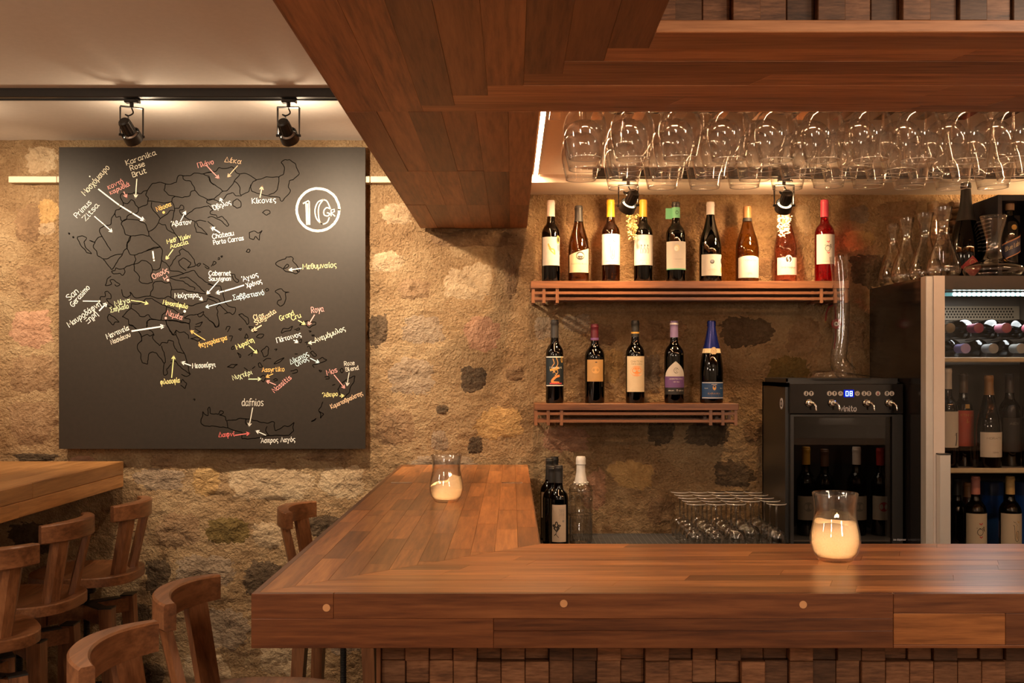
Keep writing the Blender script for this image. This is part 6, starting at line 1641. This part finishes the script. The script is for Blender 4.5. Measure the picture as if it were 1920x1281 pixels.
fb(1806.5, 3.845, zB, 700, 0.0345, 'bordeaux', 'g_black', (0.10, 0.07, 0.05), [dict(hw=0.050, z0=fz(839, zB), z1=fz(771, zB), c=RED, p=[('t', 'KTHMA', 0, fz(782, zB), 0.0058, 'gold', 0.046), ('s', [(0, fz(787, zB)), (-0.002, fz(795, zB)), (0.006, fz(792, zB))], 0.002, 'gold'), ('s', [(-0.03, fz(804, zB)), (0.03, fz(804, zB))], 0.0008, 'gold'), ('l', 0, fz(812, zB), 0.035, 3, 0.012, 'gold')]), dict(hw=0.008, z0=fz(767, zB), z1=fz(759, zB), c='gold', p=[])], 'standing bottle with red label in the middle compartment')
def f5(y): return fz(835+(y-500)*0.95, zB, 3.70)
fb(1854, 3.745, zB, 704, 0.0425, 'burgundy', 'g_darkolive', (0.26, 0.14, 0.05), [dict(hw=0.049, z0=fz(858, zB, 3.70), z1=fz(811, zB, 3.70), c=(0.62, 0.55, 0.46), p=[('t', 'MORAITIS', 0.004, fz(824, zB, 3.70), 0.0046, 'ink', 0.058), ('l', 0.003, fz(828, zB, 3.70), 0.03, 1, 0.004, 'grey'), ('l', 0.004, fz(834, zB, 3.70), 0.048, 3, 0.0055, 'grey'), ('t', 'Estate', 0.006, fz(850, zB, 3.70), 0.003, 'ink', 0.02)])], 'standing burgundy bottle with white label in front of the middle shelf')
fb(1893, 3.85, zB, 700, 0.038, 'bordeaux', 'g_black', (0.05, 0.045, 0.045), [dict(hw=0.04, z0=fz(850, zB), z1=fz(785, zB), c=(0.020, 0.018, 0.018), p=[('t', 'AEN', 0, fz(798, zB), 0.006, 'grey', 0.034), ('l', 0, fz(806, zB), 0.04, 4, 0.008, 'grey')])], 'standing bottle with black label right of the white-labelled one')
fb(1937, 3.80, zB, 698, 0.037, 'bordeaux', 'g_black', (0.2, 0.15, 0.1), [dict(hw=0.045, z0=fz(845, zB), z1=fz(780, zB), c=(0.5, 0.45, 0.4), p=[])], 'standing bottle cut off by the right picture edge')
# lower compartment
def f6(py): return fz(py, zC2, 3.765)
fb(1829, 3.79, zC2, 893, 0.038, 'bordeaux', 'g_olive', (0.50, 0.20, 0.16), [dict(hw=0.052, z0=f6(1035), z1=f6(963), c=(0.58, 0.50, 0.38), p=horn(0.004, f6(995), 1.1))], 'bottle with salmon capsule and horn label low in the fridge')
fb(1894, 3.79, zC2, 893, 0.038, 'bordeaux', 'g_olive', (0.55, 0.36, 0.14), [dict(hw=0.052, z0=f6(1035), z1=f6(963), c=(0.58, 0.50, 0.38), p=tuba(0.004, f6(1000), 0.95))], 'bottle with ochre capsule and tuba label low in the fridge')
fb(1794, 3.885, zC2, 897, 0.037, 'bordeaux', 'g_black', (0.02, 0.02, 0.02), [], 'black bottle low in the fridge beside the door frame')
fb(1815, 4.03, zC2, 905, 0.040, 'burgundy', 'g_rose', (0.5, 0.25, 0.12), [dict(hw=0.045, z0=0.05, z1=0.12, c=(0.55, 0.3, 0.3), p=[])], 'rose bottle at the back of the lower fridge compartment')
blu = plain('blue_tin', (0.01, 0.07, 0.32), 0.3)
for px, D_, lab in ((1860, 3.98, 'glossy blue gift tube between the two labelled bottles in the fridge'), (1920, 3.98, 'glossy blue gift tube at the right edge low in the fridge')):
    t = thing('gift_tube', lab, 'gift tube', (PX(px, D_), D_, zC2+0.0005), 0, 'blue gift tubes in the fridge'); hh = PZ(903, D_)-zC2
    obj('body', MB().lathe([(0, 0), (0.040, 0), (0.040, hh-0.05), (0, hh-0.05)], 28), blu, t, smooth=True, angle=0.6)
    obj('lid', MB().lathe([(0, hh-0.05), (0.0415, hh-0.05), (0.0415, hh-0.004), (0.039, hh), (0, hh)], 28), plain('blue_lid', (0.02, 0.05, 0.16), 0.4), t, smooth=True, angle=0.6)

# ------------------------------------------------------------------ on top of the fridge
def carafe(label, x, y, hh=0.262, R=0.059):
    t = thing('wine_carafe', label, 'carafe', (x, y, FZ), 0, 'carafes on the fridge')
    pr = [(0, 0.006), (R*0.55, 0.001), (R*0.72, 0.004), (R*0.93, 0.018), (R, 0.036), (R*0.94, 0.062), (R*0.74, 0.098), (R*0.48, 0.135), (R*0.335, 0.165), (R*0.315, 0.185), (R*0.37, 0.215), (R*0.47, hh-0.012), (R*0.52, hh)]
    sm = [pr[0]]+smooth_pts(pr[1:], 3)+[(R*0.52-0.0022, hh-0.0004), (R*0.46, hh-0.014)]
    obj('vessel', MB().lathe(sm, 36), M['clear2'], t, smooth=True, angle=1.2)
    obj('base_disc', MB().lathe([(0, 0.0004), (R*0.5, 0.0004), (R*0.5, 0.004), (0, 0.007)], 30), M['clear2'], t, smooth=True)
carafe('flared glass carafe nearest the fridge front, left of the big black bottle', PX(1769, 3.76), 3.76)
carafe('flared glass carafe, second from the fridge front', PX(1735, 3.88), 3.88, 0.258)
carafe('flared glass carafe, third from the fridge front', PX(1700, 3.995), 3.995, 0.256)
carafe('hindmost flared glass carafe close to the stone wall', PX(1674, 4.125), 4.125, 0.25)
def ship(label, x, y):
    t = thing('wide_base_decanter', label, 'decanter', (x, y, FZ), 0, 'wide-based decanters on the fridge')
    pr = [(0.034, 0.2235), (0.045, 0.222), (0.0465, 0.220), (0.0385, 0.190), (0.029, 0.155), (0.0235, 0.120), (0.026, 0.092), (0.042, 0.067), (0.074, 0.052), (0.097, 0.040), (0.102, 0.026), (0.094, 0.008), (0.078, 0.001), (0.05, 0.002), (0, 0.018)]
    obj('vessel', MB().lathe([pr[0], pr[1]]+smooth_pts(pr[2:13], 3)+pr[13:], 44), M['clear2'], t, smooth=True, angle=1.2)
ship('wide-based glass decanter in front of the dark cabinet on the fridge', PX(1863, 3.705), 3.705)
ship('wide-based glass decanter cut off by the right picture edge', PX(1985, 3.705), 3.705)
D = 3.94
b = bottle('wine_bottle', 'big black magnum bottle with a red diamond label on the fridge', (PX(1811, D), D, FZ), 2.212-FZ, 0.058, 'magnum', 'g_black', (0.014, 0.013, 0.013), 0.62, [], None, capm=plain('black_wax', (0.016, 0.014, 0.013), 0.55), ring=(0.935, 0.942, 'grey'))
zq = PZ(500, D-0.06)-FZ
lbm = MB(); fn = cyl_fn(0.0586)
strip(lbm, -0.042, 0.042, lambda u: zq-0.042+abs(u), lambda u: zq+0.042-abs(u), fn, 0, 24)
l = obj('label', lbm, paint('diamond_red', (0.33, 0.025, 0.025), 0.5), b)
print_on(l, [('s', [(-0.042, zq), (0, zq+0.042), (0.042, zq), (0, zq-0.042), (-0.042, zq)], 0.0012, 'tanp'), ('s', [(0.010*math.cos(a), zq+0.016+0.011*math.sin(a)) for a in np.linspace(-0.9, 4.0, 18)], 0.0016, 'tanp'), ('t', 'Reserve', 0, zq-0.008, 0.0052, 'cream', 0.056)], 0.0586)
# dark cabinet with open front
CX0, CY0, CZ1 = 1.782, 3.815, 2.146
cb = thing('small_cabinet', 'dark navy open-front cabinet with side vents on the fridge', 'cabinet', (0, 0, 0))
nav = plain('navy_lacquer', (0.008, 0.011, 0.019), 0.5, spec=0.3)
obj('side', MB().box(CX0, CX0+0.016, CY0, 4.20, FZ, CZ1), nav, cb, bevel=0.001)
obj('side', MB().box(2.042, 2.058, CY0, 4.20, FZ, CZ1), nav, cb, bevel=0.001)
obj('top', MB().box(CX0+0.016, 2.042, CY0, 4.20, CZ1-0.022, CZ1), nav, cb, bevel=0.001)
obj('back', MB().box(CX0+0.016, 2.042, 4.18, 4.20, FZ, CZ1-0.022), paint('cabinet_back', (0.10, 0.05, 0.025), 0.6), cb)
obj('bottom', MB().box(CX0+0.016, 2.042, CY0, 4.18, FZ, FZ+0.012), nav, cb)
vg = MB().box(-0.0014, 0, 0, 0.12, 0, 0.0045).mesh('vent_slot', M['steel'])
for k in range(9): link('vent_slat', vg, cb, (CX0, 3.87, FZ+0.12+k*0.0145))
# whisky bottle in the cabinet
D = 3.885
t = thing('spirit_bottle', 'square-shouldered clear spirit bottle with a slanted blue label in the cabinet', 'bottle', (PX(1893, D), D, FZ+0.0125))
hh = PZ(378, D)-FZ-0.012; hz = PZ(418, D)-FZ
R = 0.036
obj('glass_body', MB().lathe([(0, 0.006), (R*0.9, 0), (R, 0.005), (R, hz*0.86), (R*0.93, hz*0.94), (R*0.65, hz), (0.016, hz*1.03), (0.0145, hz*1.08), (0.0145, hh-0.03)], 28), glass('pale_blue_glass', (0.36, 0.42, 0.46), 0.07, 0.02, (0.15, 0.18, 0.2)), t, smooth=True, angle=0.7)
obj('stopper', MB().lathe([(0.0155, hh-0.034), (0.0165, hh-0.030), (0.0165, hh-0.001), (0, hh)], 20), paint('stopper_tan', (0.36, 0.22, 0.12), 0.6), t, smooth=True, angle=0.6)
zq = hz*0.52
mb = MB(); fn = cyl_fn(R+0.0008); sl = lambda u: zq+u*0.45
strip(mb, -0.05, 0.05, lambda u: sl(u)-0.030, lambda u: sl(u)+0.030, fn)
l = obj('label', mb, paint('slant_label', (0.05, 0.055, 0.10), 0.5), t)
mb = MB(); f7 = cyl_fn(R+0.0012); st, wd = text_strokes('Blue Label', 3)
strip(mb, -0.05, 0.05, lambda u: sl(u)+0.026, lambda u: sl(u)+0.031, f7, 0); strip(mb, -0.05, 0.05, lambda u: sl(u)-0.031, lambda u: sl(u)-0.027, f7, 0)
for p in st:
    q_ = [((a-wd/2)*0.062/wd, b*0.0011) for a, b in p]; ribbon(mb, [(a, sl(a)-0.002+b) for a, b in q_], 0.0019, f7, 1)
disc(mb, 0.0, hz*0.85, 0.010, 0.010, f7, 2)
obj('label_print', mb, [pmat('peachp'), pmat('cream'), pmat('gold')], l)
# glass vase full of corks against the wall
D = 4.105; vx = PX(1772, D)
t = thing('cork_vase', 'tall glass cylinder vase full of corks behind the big black bottle', 'vase', (vx, D, FZ))
obj('vessel', MB().lathe([(0, 0.003), (0.064, 0.003), (0.066, 0.0), (0.067, 0.006), (0.067, 0.335), (0.0655, 0.335), (0.0655, 0.010), (0, 0.010)], 36), M['clear'], t, smooth=True, angle=0.7)
cork_m = [plain('cork_%d' % k, c, 0.85, var=0.15) for k, c in enumerate([(0.46, 0.27, 0.13), (0.55, 0.34, 0.17), (0.38, 0.21, 0.10)])]
ckm = [MB().lathe([(0, -0.022), (0.0112, -0.022), (0.0118, -0.021), (0.0118, 0.021), (0.0112, 0.022), (0, 0.022)], 12).mesh('cork', m, smooth=True, angle=0.6) for m in cork_m]
CR = random.Random(12)
z = FZ+0.024; n = 0
while z < FZ+0.34:
    k0 = CR.uniform(0, 6)
    for k in range(7):
        a = k0+2*PI*k/6; rr_ = 0.043 if k < 6 else 0.0
        o = link('cork', ckm[CR.randrange(3)], None, (vx+rr_*math.cos(a), D+rr_*math.sin(a), z+CR.uniform(-0.002, 0.002)))
        if k < 6: o.rotation_euler = (PI/2, 0, a+PI/2+CR.uniform(-0.25, 0.25))
        else: o.rotation_euler = (CR.uniform(1.2, 1.5), 0, CR.uniform(0, 6))
        tag(o, 'wine cork lying among the others in the tall glass vase', 'cork', 'corks in the glass vase')
    z += 0.0245
